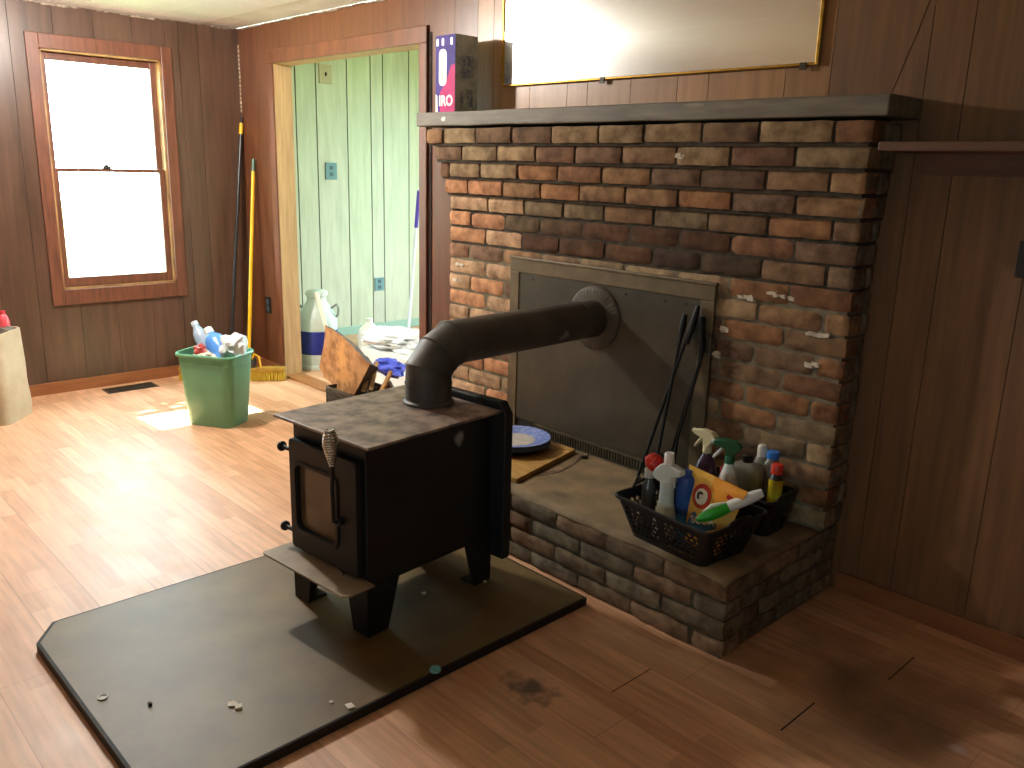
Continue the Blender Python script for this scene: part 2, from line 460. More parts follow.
# ------------------------------------------------------------------ room beyond the doorway
AH = 2.50
panel_wall('wall_annex', 'y', AX, 1, .105, 2.7, 0, AH, [.3, .55, .75, .938, 1.233, 1.47, 1.598, 1.875, 2.1, 2.4], [], M_green, .12, tone=.06, gap=.005)
panel_wall('wall_far', 'x', 2.7, -1, AX, -3.5, 0, AH, [-6.2, -5.95, -3.8], [(-5.6, -4.2, .15, 2.25)], M_green, .1, tone=.06)
panel_wall('wall_side', 'y', -3.5, -1, .105, 2.7, 0, AH, [.4, .8, 1.2, 1.6, 2.0, 2.4], [], M_green, .1, tone=.06)
struct(MB().box(AX-.12, -3.4, .105, 2.8, AH, AH+.1).build('ceiling_annex', M_white))
struct(MB().box(AX, XL, .105, .125, 0, AH).box(-5.40, -5.385, .105, .125, 2.125, AH).box(XL, -5.4, .105, .125, 0, AH).box(-3.785, -3.5, .105, .125, 0, AH).box(-5.385, -3.785, .105, .125, 2.125, AH).build('wall_annex_front', M_green))
struct(MB().box(AX, AX+.015, .125, 2.7, 0, .075).build('baseboard_annex', mat('pale_green_base', '#93ad9c', rough=.5), bevel=.003))
w3 = struct(thing('window_2', 'wide glazed opening of the room beyond the doorway', 'window', (-4.9, 2.7, .15)))
cs = MB()
cs.box(-5.6, -5.54, 2.69, 2.78, .15, 2.25); cs.box(-4.26, -4.2, 2.69, 2.78, .15, 2.25); cs.box(-4.93, -4.87, 2.69, 2.78, .15, 2.25)
cs.box(-5.54, -4.26, 2.69, 2.78, 2.19, 2.25); cs.box(-5.54, -4.26, 2.69, 2.78, .15, .21)
cs.build('casing', M_white, w3)
MB().box(-5.54, -4.93, 2.735, 2.74, .21, 2.19).build('pane', M_glass, w3)
MB().box(-4.87, -4.26, 2.735, 2.74, .21, 2.19).build('pane', M_glass, w3)
struct(MB().box(-40, 20, -30, 40, -.5, -.4).build('ground', mat('lawn', '#6d8a4a', '#557038', rough=.9, scale=2)))

tr_ = thing('sun_block_tree', 'leafy sun blocker added out of view outside the window', 'sun_block_tree', (-9.6, -1.2, -.4)); tr_['kind'] = 'structure'  # added out of view; crown sized to block sun through the lower sash
MB().tube([(-9.6, -1.2, -.4), (-9.55, -1.25, 1.5), (-9.6, -1.2, 3.6)], [.18, .14, .09], 12).build('trunk', mat('tree_bark', '#5a4a3a', '#3d3228', rough=.9), tr_, smooth=60)
q = MB(); rg_ = random.Random(4)
for i in range(5200):
    d_ = Vector((rg_.gauss(0, 1), rg_.gauss(0, 1), rg_.gauss(0, 1))).normalized()
    c_ = Vector((-9.6, -1.25, 4.5))+d_*(1.50*rg_.random()**.33)
    a_ = Vector((rg_.uniform(-1, 1), rg_.uniform(-1, 1), rg_.uniform(-1, 1))).normalized(); b_ = a_.orthogonal()
    q.add([c_-a_*.11, c_+b_*.05, c_+a_*.11, c_-b_*.05], [(0, 1, 2, 3)])
q.build('foliage', mat('leaf_green', '#4f7a35', '#3c6228', rough=.6), tr_)

# ------------------------------------------------------------------ brick fireplace
BZ, ROWH, ZH = 0.2676, 0.0777, 0.2676
bpal0 = [(.60, .30, .16), (.52, .25, .14), (.46, .23, .14), (.40, .22, .15), (.50, .30, .19), (.36, .22, .16), (.62, .36, .21), (.44, .28, .19), (.66, .46, .30), (.58, .42, .28)]
bpal = [(a*.70, b*.72, c*.66) for a, b, c in bpal0]
M_brick = mat('old_brick', '#f2eae0', '#93867a', rough=.9, scale=16, bump=.5, attr=True, lo=.3, hi=.7, spec=.25)
M_mortar = mat('mortar', '#857a64', '#695f4e', rough=.95, scale=25, bump=.3, spec=.2)
M_mortarD = mat('dark_mortar', '#4f463a', '#383027', rough=.95, scale=25, bump=.3, spec=.2)
fp = thing('brick_fireplace', 'broad brown brick chimney breast with a raised brick hearth', 'fireplace', (-2.3, -.08, 0))
mb = MB()
NR = 18
def rough_brick(mb, o, e, n, L0, d, z0, z1, col, rough=.0035, nx=9, nz=5):
    """brick with a worn uneven face: o = start of the face, e = along, n = outward, L0 long, d deep"""
    o, e, n = Vector(o), Vector(e), Vector(n)
    sd = random.uniform(0, 90); vs = []
    for k in range(nz+1):
        for i in range(nx+1):
            u, v = i/nx, k/nz
            eu = min(u, 1-u)*L0; ev = min(v, 1-v)*(z1-z0)
            back = .006*max(0, 1-eu/.012)**2+.005*max(0, 1-ev/.010)**2
            p = Vector((sd+u*L0*22, v*(z1-z0)*22, sd*1.7))
            a = noise.noise(p); b_ = noise.noise(p+Vector((31, 7, 2))); c = noise.noise(p*1.6+Vector((3, 51, 9)))
            q = o+e*(u*L0+(a*rough*1.3 if i in (0, nx) else 0))+n*(c*rough*.8-back)
            q.z = z0+v*(z1-z0)+(b_*rough if k in (0, nz) else 0)
            vs.append(q)
    k0 = len(vs); W_ = nx+1
    edge = [i for i in range(W_)]+[k*W_+nx for k in range(1, nz+1)]+[nz*W_+i for i in range(nx-1, -1, -1)]+[k*W_ for k in range(nz-1, 0, -1)]
    fs = [(k*W_+i, k*W_+i+1, (k+1)*W_+i+1, (k+1)*W_+i) for k in range(nz) for i in range(nx)]
    for q in edge: vs.append(vs[q]-n*d)
    m_ = len(edge)
    fs += [(edge[i], edge[(i+1) % m_], k0+(i+1) % m_, k0+i) for i in range(m_)]
    fs.append([k0+i for i in range(m_)])
    mb.add(vs, fs, 0, col)
def soot(x, z):
    # smoke-blackened bricks over the opening
    if 1.10 < z < 1.27 and -2.95 < x < -1.62: return .38
    if 1.24 < z < 1.36 and -2.8 < x < -1.7: return .66
    return 1
for r in range(NR):                      # r = 0 is the top course
    z1 = 1.6665-r*ROWH; z0 = z1-ROWH+.0125
    front = {0: -.235, 1: -.217, 2: -.198, 3: -.178}.get(r, -.157)
    xa = {0: -3.455, 1: -3.415, 2: -3.395, 3: -3.380}.get(r, -3.362)
    xb = {0: -1.228, 1: -1.238, 2: -1.246, 3: -1.252}.get(r, -1.262)
    mb.box(xa+.01, xb-.01, front+(.014 if r < 5 else .0085), -.001, z1-ROWH, z1+.0005, 2 if r < 7 else 1)
    x = xa
    first = True
    j0 = -3.336 if r % 2 == 0 else -3.212
    joints = []
    q = j0
    while q < xb-.06:
        joints.append(q+random.uniform(-.012, .012)); q += .2465
    ed = [xa]+[g for g in joints if g > xa+.05]+[xb]
    for i, (a, b) in enumerate(zip(ed, ed[1:])):
        c = random.choice(bpal); s = random.uniform(.82, 1.15)*soot((a+b)/2, z0)
        if (a+b)/2 < -2.9 and r > 2: s *= 1.45; c = random.choice([(.52, .27, .15), (.48, .33, .21), (.54, .29, .16), (.50, .34, .22)]) if r not in (7,) else c
        col = (c[0]*s, c[1]*s, c[2]*s)
        g = .0065
        last = (b == xb)
        zt = random.uniform(-.002, .002)
        xl = a+(g if i else 0); rough_brick(mb, (xl, front+random.uniform(-.003, .003), 0), (1, 0, 0), (0, -1, 0), b-(0 if last else g)-xl, .085, z0+zt, z1+zt, col)
    # return side bricks on the right flank
    c = random.choice(bpal); s = random.uniform(.65, .9)
    if r % 2: rough_brick(mb, (xb+random.uniform(-.004, .003), front+.008, 0), (0, 1, 0), (1, 0, 0), -.001-front-.008, .08, z0, z1, (.27, .25, .205), .006)
    else:
        rough_brick(mb, (xb, front+.006, 0), (0, 1, 0), (1, 0, 0), .09, .08, z0, z1, (.25, .215, .17), .006)
        if front < -.105: rough_brick(mb, (xb+random.uniform(-.004, .003), front+.104, 0), (0, 1, 0), (1, 0, 0), -.001-front-.104, .08, z0, z1, (.29, .27, .22), .006, 5)
# white splashes of old mortar/paint on a few bricks
for (x, z, w) in ((-1.52, 1.085, .10), (-1.66, 1.06, .07), (-1.37, .965, .08), (-1.73, .93, .03), (-1.36, .86, .05), (-1.77, .83, .05), (-1.95, 1.555, .03), (-3.30, .94, .06), (-3.28, 1.02, .05)):
    for k in range(5):
        xx = x+random.uniform(-w/2, w/2); zz = z+random.uniform(-.006, .006)
        mb.box(xx-.012, xx+.012, -.1612 if z < 1.3 else -.222, -.15 if z < 1.3 else -.21, zz-.006, zz+.006, 0, (.95, .90, .78), jit=.003)
mb.build('chimney_breast', [M_brick, M_mortar, M_mortarD], fp, smooth=50)
# hearth
M_hmort = mat('hearth_mortar', '#6b6352', '#4f493c', rough=.95, scale=25, bump=.3, spec=.2)
hb = MB()
HX0, HX1, HY = -3.362, -1.27, -.745
hb.box(HX0+.01, HX1-.0095, HY+.0095, -.002, 0, ZH-.02, 1)
hpal = [(.27, .215, .15), (.30, .245, .175), (.25, .215, .165), (.36, .25, .165), (.31, .27, .20)]
for r in range(4):
    z0 = r*.0655; z1 = z0+.056
    x = HX0-(.12 if r % 2 else 0)
    while x < HX1-.02:
        a = max(x, HX0); b = min(x+.236, HX1)
        if HX1-b < .07: b = HX1
        c = random.choice(hpal); s = random.uniform(.8, 1.1)
        rough_brick(hb, (a, HY+random.uniform(-.004, .003), 0), (1, 0, 0), (0, -1, 0), b-a, .09, z0+.004, min(z1+.004, ZH-.003), (c[0]*s, c[1]*s, c[2]*s), .006)
        x = b+.011
        if b == HX1: break
    y = HY+.112 if r % 2 == 0 else HY+.232
    rough_brick(hb, (HX1, HY+.006, 0), (0, 1, 0), (1, 0, 0), .098 if r % 2 == 0 else .218, .09, z0+.004, min(z1+.004, ZH-.003), (.26, .20, .15), .006)
    while y < -.05:
        b = min(y+.236, -.002)
        if -.002-b < .06: b = -.002
        c = random.choice(hpal); s = random.uniform(.8, 1.05)
        rough_brick(hb, (HX1+random.uniform(-.004, .002), y, 0), (0, 1, 0), (1, 0, 0), b-y, .09, z0+.004, min(z1+.004, ZH-.003), (c[0]*s*1.05, c[1]*s*1.15, c[2]*s*1.15), .006)
        y = b+.011
hb.build('hearth', [M_brick, M_hmort], fp, smooth=50)
# worn skim of mortar over the hearth top, wavy at its front edge
M_hearthtop = mat('worn_hearth_top', '#8e7655', '#6c5a41', rough=.8, scale=7, bump=.3, lo=.35, hi=.65,
                  spots=(((-1.62+2.3, -.50+.08, ZH), (.08, .06, .1), '#3d3226', .6), ((-2.1+2.3, -.62+.08, ZH), (.05, .03, .1), '#3d3226', .5)))
ht = MB()
nx, ny = 70, 12
vs = []; fs = []
for i in range(nx+1):
    for jj in range(ny+1):
        x = HX0+(HX1-.004-HX0)*i/nx
        e = .006+.010*noise.noise(Vector((x*6, 3.1, 0)))
        y = (HY+e)+(-.157-HY-e)*jj/ny
        z = ZH+.003*noise.noise(Vector((x*5, y*5, 0)))
        if jj == 0: z -= .010
        if x > -1.30 and jj < 4: z -= .003
        vs.append((x, y, z))
for i in range(nx):
    for jj in range(ny):
        k = i*(ny+1)+jj; fs.append((k, k+ny+1, k+ny+2, k+1))
k0 = len(vs)
ht.add(vs, fs)
o = ht.build('hearth_top', M_hearthtop, fp, smooth=50, solid=.014)
# mantel beam
mt = MB()
seg = 40
pts_f = []
for i in range(seg+1):
    x = -3.525+(-1.18+3.525)*i/seg
    w = .003*noise.noise(Vector((x*4, 0, 0)))
    pts_f.append((x, w))
vs = []; fs = []
for (x, w) in pts_f:
    vs += [(x, 0, 1.677), (x, -.243+w, 1.679+w), (x, -.241+w, 1.7435+w*.6), (x, 0, 1.7435)]
for i in range(seg):
    for q in range(4): fs.append((4*i+q, 4*i+(q+1) % 4, 4*i+4+(q+1) % 4, 4*i+4+q))
fs += [(0, 1, 2, 3), (4*seg+3, 4*seg+2, 4*seg+1, 4*seg)]
mt.add(vs, fs)
M_mantel = mat('weathered_beam', '#766b5a', '#5b5244', rough=.6, scale=4, stretch=(1, 8, 8), bump=.25,
               spots=(((-3.315+2.35, -.24+.12, 1.71-1.7), (.02, .03, .013), '#e6dfcc', 1.0), ((-1.88+2.35, -.24+.12, 1.73-1.7), (.05, .02, .006), '#8d8270', .7)))
mant = mt.build('mantel_beam', M_mantel, None, bevel=.006)
mant.data.transform(Matrix.Translation((2.35, .12, -1.7))); mant.location = (-2.35, -.12, 1.7)
tag(mant, 'dark weathered timber mantel beam along the top of the bricks', 'mantel')

# ------------------------------------------------------------------ steel cover over the firebox
cp = thing('fireplace_cover', 'grey sheet steel cover closing the fireplace opening', 'fireplace cover', (-2.33, -.165, ZH+.002))
M_frame = mat('tan_frame', '#6f5e42', '#5b4b34', rough=.5, scale=10, bump=.1, metal=.2)
M_sheet = mat('dusty_steel_sheet', '#4d4637', '#3f392d', rough=.45, scale=6, bump=.06, metal=.25)
f = MB()
PX0, PX1, PZ1, YB, YF = -2.89, -1.772, 1.095, -.161, -.176
f.box(PX0, PX0+.06, YF, YB, ZH+.01, PZ1-.065); f.box(PX1-.06, PX1, YF, YB, ZH+.01, PZ1-.065); f.box(PX0, PX1, YF, YB, PZ1-.065, PZ1)
f.box(PX0-.006, PX1+.006, YF-.004, YB, PZ1-.006, PZ1+.006)
f.build('frame', M_frame, cp, bevel=.003)
f = MB(); f.box(PX0+.06, PX1-.06, -.172, YB, .335, PZ1-.065)
f.build('cover_sheet', M_sheet, cp)
for x in (-2.74, -2.2, -1.9, -2.0):
    MB().lathe([(.004, 0), (.003, .003)], (x, -.172, PZ1-.09), 8, Matrix.Rotation(PI/2, 3, 'X')).build('screw', M_iron, cp)
g = MB()
g.box(-2.70, -1.85, -.180, -.166, .322, .332); g.box(-2.70, -1.85, -.180, -.166, ZH+.009, .278); g.box(-2.70, -2.694, -.18, -.166, ZH+.009, .332)
x = -2.69
while x < -1.86:
    g.box(x, x+.007, -.178, -.170, .278, .322); x += .0155
g.build('vent_grille', mat('grille_metal', '#5d543f', '#4a4233', rough=.5, metal=.3, scale=20), cp)
f = MB(); f.box(PX0+.06, PX1-.06, -.166, YB, ZH+.01, .335)
f.build('grille_backing', M_iron, cp)

# ------------------------------------------------------------------ wood stove
RZ = math.radians(5.3)
st = thing('wood_stove', 'black cast iron wood stove on four legs with a glass door', 'stove', (-2.267, -1.299, .030), RZ)
def L_(mb, name, m_, par=st, **k): return mb.build(name, m_, par, world=False, **k)
bw, yf, yb = .188, -.256, .300
b = MB(); b.box(-bw, bw, yf, yb, .170, .650)
L_(b, 'body', M_ironside, bevel=.004)
b = MB(); b.box(-.245, .245, -.2925, .2925, .650, .660)
L_(b, 'top_plate', M_irontop, bevel=.003)
sh = MB()
prof = [(-.254, .10), (-.254, .63), (-.226, .682), (.226, .682), (.254, .64), (.254, .10)]
sh.prism([(x, .302, z) for x, z in prof], (0, .040, 0))
L_(sh, 'rear_heat_shield', M_iron, bevel=.006)
lip = MB(); lip.prism([(-.224, yf, .192), (.224, yf, .192), (.224, -.355, .192), (.208, -.372, .192), (-.215, -.372, .192), (-.226, -.366, .192)][::-1], (0, 0, .008))
L_(lip, 'ash_lip', M_lip, bevel=.002)
# door: frame with an opening, glass, hinges, handle
def rrect(x0, x1, z0, z1, r, n=5):
    p = []
    for cx, cz, a in ((x1-r, z1-r, 0), (x0+r, z1-r, 90), (x0+r, z0+r, 180), (x1-r, z0+r, 270)):
        for i in range(n+1):
            t = math.radians(a+90*i/n); p.append((cx+r*math.cos(t), cz+r*math.sin(t)))
    return p
def ring(mb, o_, i_, y0, y1, yi=None):
    n = len(o_); k = len(mb.v); yi = y1 if yi is None else yi
    for p in o_: mb.v.append(Vector((p[0], y0, p[1])))
    for p in o_: mb.v.append(Vector((p[0], y1, p[1])))
    for p in i_: mb.v.append(Vector((p[0], yi, p[1])))
    for p in i_: mb.v.append(Vector((p[0], y0, p[1])))
    for a in range(4):
        c = (a+1) % 4
        for i in range(n):
            q = (i+1) % n
            mb.f.append([k+a*n+i, k+a*n+q, k+c*n+q, k+c*n+i]); mb.mi.append(0); mb.c.append((1, 1, 1))
dr = MB()
ring(dr, rrect(-.176, .172, .212, .592, .012), rrect(-.137, .070, .290, .514, .028), yf-.001, yf-.028)
ring(dr, rrect(-.152, .085, .275, .529, .034), rrect(-.137, .070, .290, .514, .028), yf-.027, yf-.034)
door = L_(dr, 'door', M_iron, bevel=.004)
gl = MB(); gl.prism([(x, yf-.010, z) for x, z in rrect(-.139, .072, .288, .516, .028)], (0, -.004, 0))
L_(gl, 'door_glass', M_soot, door)
for z in (.548, .262):
    hg = MB(); hg.tube([(-.176, yf-.016, z), (-.226, yf-.016, z)], .0075, 10)
    hg.lathe([(.011, 0), (.017, .004), (.017, .012), (.009, .018)], (-.224, yf-.016, z), 14, Matrix.Rotation(-PI/2, 3, 'Y'))
    L_(hg, 'hinge_knob', M_iron, door, smooth=40)
hd = MB()
hd.lathe([(.013, 0), (.013, .02)], (.100, yf-.026, .385), 12, Matrix.Rotation(PI/2, 3, 'X'))
hd.tube([(.100, yf-.045, .385), (.098, yf-.058, .392), (.108, yf-.068, .50), (.118, yf-.072, .585)], .0068, 10)
han = L_(hd, 'door_handle', M_iron, door, smooth=40)
co = MB(); A = Vector((.117, yf-.072, .578)); B = Vector((.121, yf-.080, .700))
pts = []
n = 200; ax_ = (B-A).normalized(); p1 = ax_.orthogonal().normalized(); p2 = ax_.cross(p1)
for i in range(n+1):
    t_ = i/n
    rr = .0055+.0165*math.sin(min(t_*1.02, 1)**1.35*PI*.84)
    an = t_*2*PI*14
    pts.append(A.lerp(B, t_)+(p1*math.cos(an)+p2*math.sin(an))*rr)
co.tube(pts, .0038, 6)
L_(co, 'coil_grip', M_chrome, han, smooth=60)
dm = MB(); dm.tube([(.04, yf-.012, .206), (.11, yf-.036, .206)], .004, 8)
L_(dm, 'damper_rod', M_chrome, smooth=40)
# legs: tapering angle brackets
for sx, sy in ((-1, -1), (1, -1), (1, 1), (-1, 1)):
    lg = MB()
    cx, cy_ = sx*(bw+.003) if sx > 0 else -.212, sy*(.260 if sy < 0 else .312)
    def leg_face(dx, dy, w0, w1, tk):
        # plate from the corner along (dx,dy), wide at top, narrow at foot
        e = Vector((dx, dy, 0)); nn = Vector((-sx if dx == 0 else 0, -sy if dy == 0 else 0, 0))*tk
        c0 = Vector((cx, cy_, .186)); c1 = Vector((cx-sx*.002, cy_-sy*.001, 0))
        p = [c0, c0+e*w0, c1+e*w1, c1]
        lg.prism(p, nn)
    leg_face(-sx, 0, .115, .078, .012); leg_face(0, -sy, .135, .085, .012)
    lg.box(min(cx-sx*.003, cx-sx*.076), max(cx-sx*.003, cx-sx*.076), min(cy_-sy*.003, cy_-sy*.083), max(cy_-sy*.003, cy_-sy*.083), 0, .008)
    L_(lg, 'leg', M_iron, bevel=.003)

# ------------------------------------------------------------------ stovepipe
sp = thing('stovepipe', 'dark steel stovepipe elbowing from stove top to the cover', 'stovepipe', (-2.288, -1.120, .691))
px, py, R = -2.288, -1.120, .0795
c = MB()
c.lathe([(R+.010, .691), (R+.010, .698), (R+.002, .704), (R+.001, .785)], (px, py, 0), 40)
c.lathe([(R+.004, .758), (R+.004, .764)], (px, py, 0), 40)
c.build('collar', M_pipe, sp, smooth=35)
# elbow of flat gores
path = [(px, py, .780), (px, py, .806), (px, py+.045, .855), (px, py+.11, .888), (px, py+.15, .889)]
def gore(p):
    e = MB(); P = [Vector(q) for q in p]; k = 40
    n = len(P); rows = []
    for i in range(n):
        d0 = (P[i]-P[i-1]).normalized() if i else (P[1]-P[0]).normalized()
        d1 = (P[i+1]-P[i]).normalized() if i < n-1 else d0
        nn = (d0+d1).normalized(); rows.append((P[i], d0, nn))
    ring0 = [P[0]+Vector((math.cos(2*PI*q/k), math.sin(2*PI*q/k), 0))*R for q in range(k)]
    rings = [ring0]
    for i in range(1, n):
        d = rows[i][1]; nn = rows[i][2]
        rings.append([v+d*((P[i]-v).dot(nn)/d.dot(nn)) for v in rings[-1]])
    vs = [v for r_ in rings for v in r_]
    fs = [(i*k+q, i*k+(q+1) % k, (i+1)*k+(q+1) % k, (i+1)*k+q) for i in range(n-1) for q in range(k)]
    e.add(vs, fs)
    return e, rings
e, rings = gore(path)
for r_ in rings[1:4]:
    cen = sum(r_, Vector())/len(r_)
    e.tube([cen+(v-cen)*1.012 for v in r_]+[cen+(r_[0]-cen)*1.012], .0028, 6, caps=False)
e.build('elbow', M_pipe, sp, smooth=30)
hp = MB(); hp.tube([(px, py+.148, .889), (px, -.19, .887)], R, 40)
hp.tube([(px, -.30, .8875), (px, -.297, .8875)], R+.002, 40)
hp.build('horizontal_pipe', mat('stovepipe_dusty', '#5a5147', '#443f39', rough=.6, metal=.1, scale=5, bump=.05,
         spots=(((.055, .66, .165), (.03, .04, .02), '#b9b6a8', .7),)), sp, smooth=40)
fg = MB()
RX = Matrix.Rotation(PI/2, 3, 'X')
fg.lathe([(R+.001, 0), (R+.001, .020), (R+.012, .020), (R+.05, .010), (R+.056, .004), (R+.056, 0)], (px, -.177, .886), 48, RX, caps=(False, False))
for q in range(40):
    th = 2*PI*q/40
    d = Vector((math.cos(th), 0, math.sin(th)))
    fg.tube([Vector((px, -.195, .886))+d*(R+.016), Vector((px, -.188, .886))+d*(R+.046)], .0022, 5)
fg.build('wall_flange', mat('flange_steel', '#5a5243', '#4a4337', rough=.5, metal=.4, scale=12), sp, smooth=30)
sp.rotation_euler = (0, 0, math.radians(4.07))

# ------------------------------------------------------------------ hearth pad
pd = thing('hearth_pad', 'large grey-brown floor pad with black edge under the stove', 'hearth pad', (-2.28, -1.55, 0))
poly = [(-2.805, -2.255), (-2.70, -2.330), (-1.757, -2.325), (-1.782, -.805), (-2.812, -.80)]
M_pad = mat('slate_pad', '#766039', '#5a472d', rough=.5, scale=3.5, bump=.05, lo=.3, hi=.7, spec=.4,
            spots=(((-.15, -.55, .03), (.30, .22, .1), '#5d4a30', .5),))
cen = Vector((-2.28, -1.55, 0))
ins = [Vector((x, y, 0)) for x, y in poly]
inn = [cen+(p-cen)*.988 for p in ins]
pm = MB(); pm.prism([(p.x, p.y, .002) for p in inn], (0, 0, .028))
pm.build('pad_top', M_pad, pd)
et = MB(); n = len(ins)
k = [(p.x, p.y, 0) for p in ins]+[(p.x, p.y, .029) for p in ins]+[(p.x, p.y, .031) for p in inn]+[(p.x, p.y, 0.001) for p in inn]
fs = []
for a in range(4):
    for i in range(n):
        q = (i+1) % n; cc = (a+1) % 4
        fs.append((a*n+i, a*n+q, cc*n+q, cc*n+i))
et.add(k, fs)
et.build('edge_trim', mat('black_rubber', '#15140f', rough=.6), pd)
# seam lines of the pad surface: thin raised lips
# scraps lying about
def scrap(name, x, y, z, pts, h, m_, label, cat='scrap', group=None):
    mb = MB(); mb.prism([(x+a, y+b_, z) for a, b_ in pts], (0, 0, h))
    return tag(mb.build(name, m_, None), label, cat, group)
M_paper = mat('paper', '#e8e0d0', '#d6ccb9', rough=.8, scale=40)
o = MB(); o.prism([(-2.030, -2.022, .0312), (-2.010, -2.030, .0312), (-1.998, -2.014, .0312), (-2.006, -2.004, .0312), (-2.022, -2.006, .0312)], (0, 0, .004)).prism([(-2.004, -2.012, .0312), (-1.984, -2.022, .0312), (-1.978, -2.006, .0312), (-1.994, -1.998, .0312)], (0, 0, .006))
tag(o.build('paper_scrap', M_paper), 'white butterfly-shaped paper scrap at the front of the pad', 'paper scrap', 'paper scraps on the hearth pad')
scrap('paper_scrap', -1.793, -1.776, .0312, [(-.014, -.008), (.01, -.012), (.014, .008), (-.008, .01)], .004, M_paper, 'white paper scrap near the right edge of the pad', 'paper scrap', 'paper scraps on the hearth pad')
scrap('paper_scrap', -1.843, -1.806, .0312, [(-.006, -.005), (.006, -.004), (.004, .006), (-.005, .005)], .003, M_paper, 'tiny white paper speck beside the scrap at the pad edge', 'paper scrap', 'paper scraps on the hearth pad')
o = MB().lathe([(.011, 0), (.014, .001), (.014, .003), (.011, .003), (.010, .001)], (-2.278, -2.272, .0312), 16, caps=(True, True))
tag(o.build('plastic_ring', mat('grey_cap', '#a39a85', rough=.5)), 'small pale bottle cap near the front left of the pad', 'ring')  # loose bottle cap, shaped as a shallow ring
o = MB().lathe([(.016, 0), (.018, .004), (.015, .010), (.006, .012)], (-1.774, -1.49, .0312), 14)
tag(o.build('plastic_disc', mat('teal_cap', '#6fb3bc', rough=.4), smooth=40), 'pale teal bottle cap at the right edge of the pad', 'disc')  # loose bottle cap, shaped as a domed disc
scrap('pebble', -2.161, -2.186, .0312, [(-.007, -.004), (.006, -.005), (.007, .004), (-.004, .005)], .006, mat('dark_crumb', '#2e2417', rough=.9), 'dark crumb lying at the front of the pad', 'crumb')
scrap('paper_scrap', -2.173, -1.227, .0312, [(-.008, -.006), (.007, -.007), (.008, .005), (-.005, .008)], .004, M_paper, 'white scrap on the pad in the stove shadow between its legs', 'paper scrap', 'paper scraps on the hearth pad')
scrap('paper_scrap', -2.10, -1.005, .0312, [(-.006, -.005), (.006, -.005), (.005, .006), (-.005, .005)], .004, M_paper, 'white speck on the pad beside the rear right stove leg', 'paper scrap', 'paper scraps on the hearth pad')

# ------------------------------------------------------------------ mirror, box on the mantel, right shelf
mi = thing('wall_mirror', 'large wall mirror with thin gold frame above the mantel', 'mirror', (-2.35, -.01, 1.866))
M_mir = bpy.data.materials.new('mirror_glass'); M_mir.use_nodes = True
nt = M_mir.node_tree; nt.nodes.remove(nt.nodes['Principled BSDF'])
g1 = nt.nodes.new('ShaderNodeBsdfGlossy'); g1.inputs['Roughness'].default_value = .02; g1.inputs['Color'].default_value = (.93, .95, .94, 1)
g2 = nt.nodes.new('ShaderNodeBsdfGlossy'); g2.inputs['Roughness'].default_value = .24; g2.inputs['Color'].default_value = (.93, .95, .94, 1)
mx = nt.nodes.new('ShaderNodeMixShader'); mx.inputs[0].default_value = .4          # rough lobe spreads the bulb's glow to imitate bloom
nt.links.new(g1.outputs[0], mx.inputs[1]); nt.links.new(g2.outputs[0], mx.inputs[2]); nt.links.new(mx.outputs[0], nt.nodes['Material Output'].inputs[0])
MB().box(-3.145, -1.558, -.012, -.002, 1.874, 2.335).build('mirror_glass', M_mir, mi)
f = MB(); f.box(-3.157, -3.145, -.018, -.002, 1.866, 2.343); f.box(-1.558, -1.546, -.018, -.002, 1.866, 2.343)
f.box(-3.145, -1.558, -.018, -.002, 1.866, 1.875); f.box(-3.145, -1.558, -.018, -.002, 2.334, 2.343)
f.build('mirror_frame', M_brass, mi, bevel=.002)
for x in (-2.52, -1.60):
    MB().box(x-.012, x+.012, -.022, -.016, 1.852, 1.876).build('mirror_clip', mat('clip', '#3a332a', rough=.5, metal=.5), mi)
bx_ = thing('cardboard_carton', 'purple and pink printed carton standing on the mantel', 'carton', (-3.345, -.135, 1.7445))
M_cside = mat('carton_side', '#b3b1a5', '#9a988e', rough=.7, scale=14, lo=.45, hi=.55)
M_purple = mat('carton_purple', '#432a86', '#341f76', rough=.6, scale=12, spec=.2)
c = MB(); c.box(-3.42, -3.27, -.203, -.067, 1.7445, 2.092)
c.build('carton_body', M_cside, bx_, bevel=.002)
c = MB(); c.box(-3.418, -3.272, -.2045, -.2031, 1.746, 2.091)
pf = c.build('front_panel', M_purple, bx_)
M_wht = mat('print_white', '#f3efe6', rough=.4)
M_pink = mat('print_pink', '#c42f74', '#b32768', rough=.6, scale=20, spec=.2)
def flat(pts, y, m_, name, par):
    q = MB(); q.prism([(x, y, z) for x, z in pts], (0, -.0004, 0)); return q.build(name, m_, par)
flat([(-3.33, 1.90), (-3.300, 1.955), (-3.272, 1.96), (-3.272, 1.746), (-3.385, 1.746), (-3.385, 1.835), (-3.36, 1.86)], -.2046, M_pink, 'pink_print', pf)
flat(rrect(-3.392, -3.335, 1.865, 2.03, .024), -.2051, M_wht, 'white_bar', pf)
flat(rrect(-3.372, -3.360, 1.88, 2.015, .004), -.2056, mat('print_cream', '#d9c98a', rough=.4), 'cream_bar', pf)
flat([(-3.418, 1.746), (-3.402, 1.746), (-3.405, 1.82), (-3.418, 1.83)], -.2046, M_wht, 'white_print', pf)
for x in (-3.405, -3.365, -3.30):
    flat(rrect(x-.007, x+.009, 2.045, 2.078, .006), -.2046, M_wht, 'white_print', pf)
RXm = Matrix.Rotation(PI/2, 4, 'X')
text_mesh('lettering', 'IRO', .066, M_wht, pf, Matrix.Translation((-3.34-(-3.345), -.2052-(-.135), 1.795-1.7445)) @ RXm @ Matrix.Scale(.95, 4, (1, 0, 0)), bold=.002)
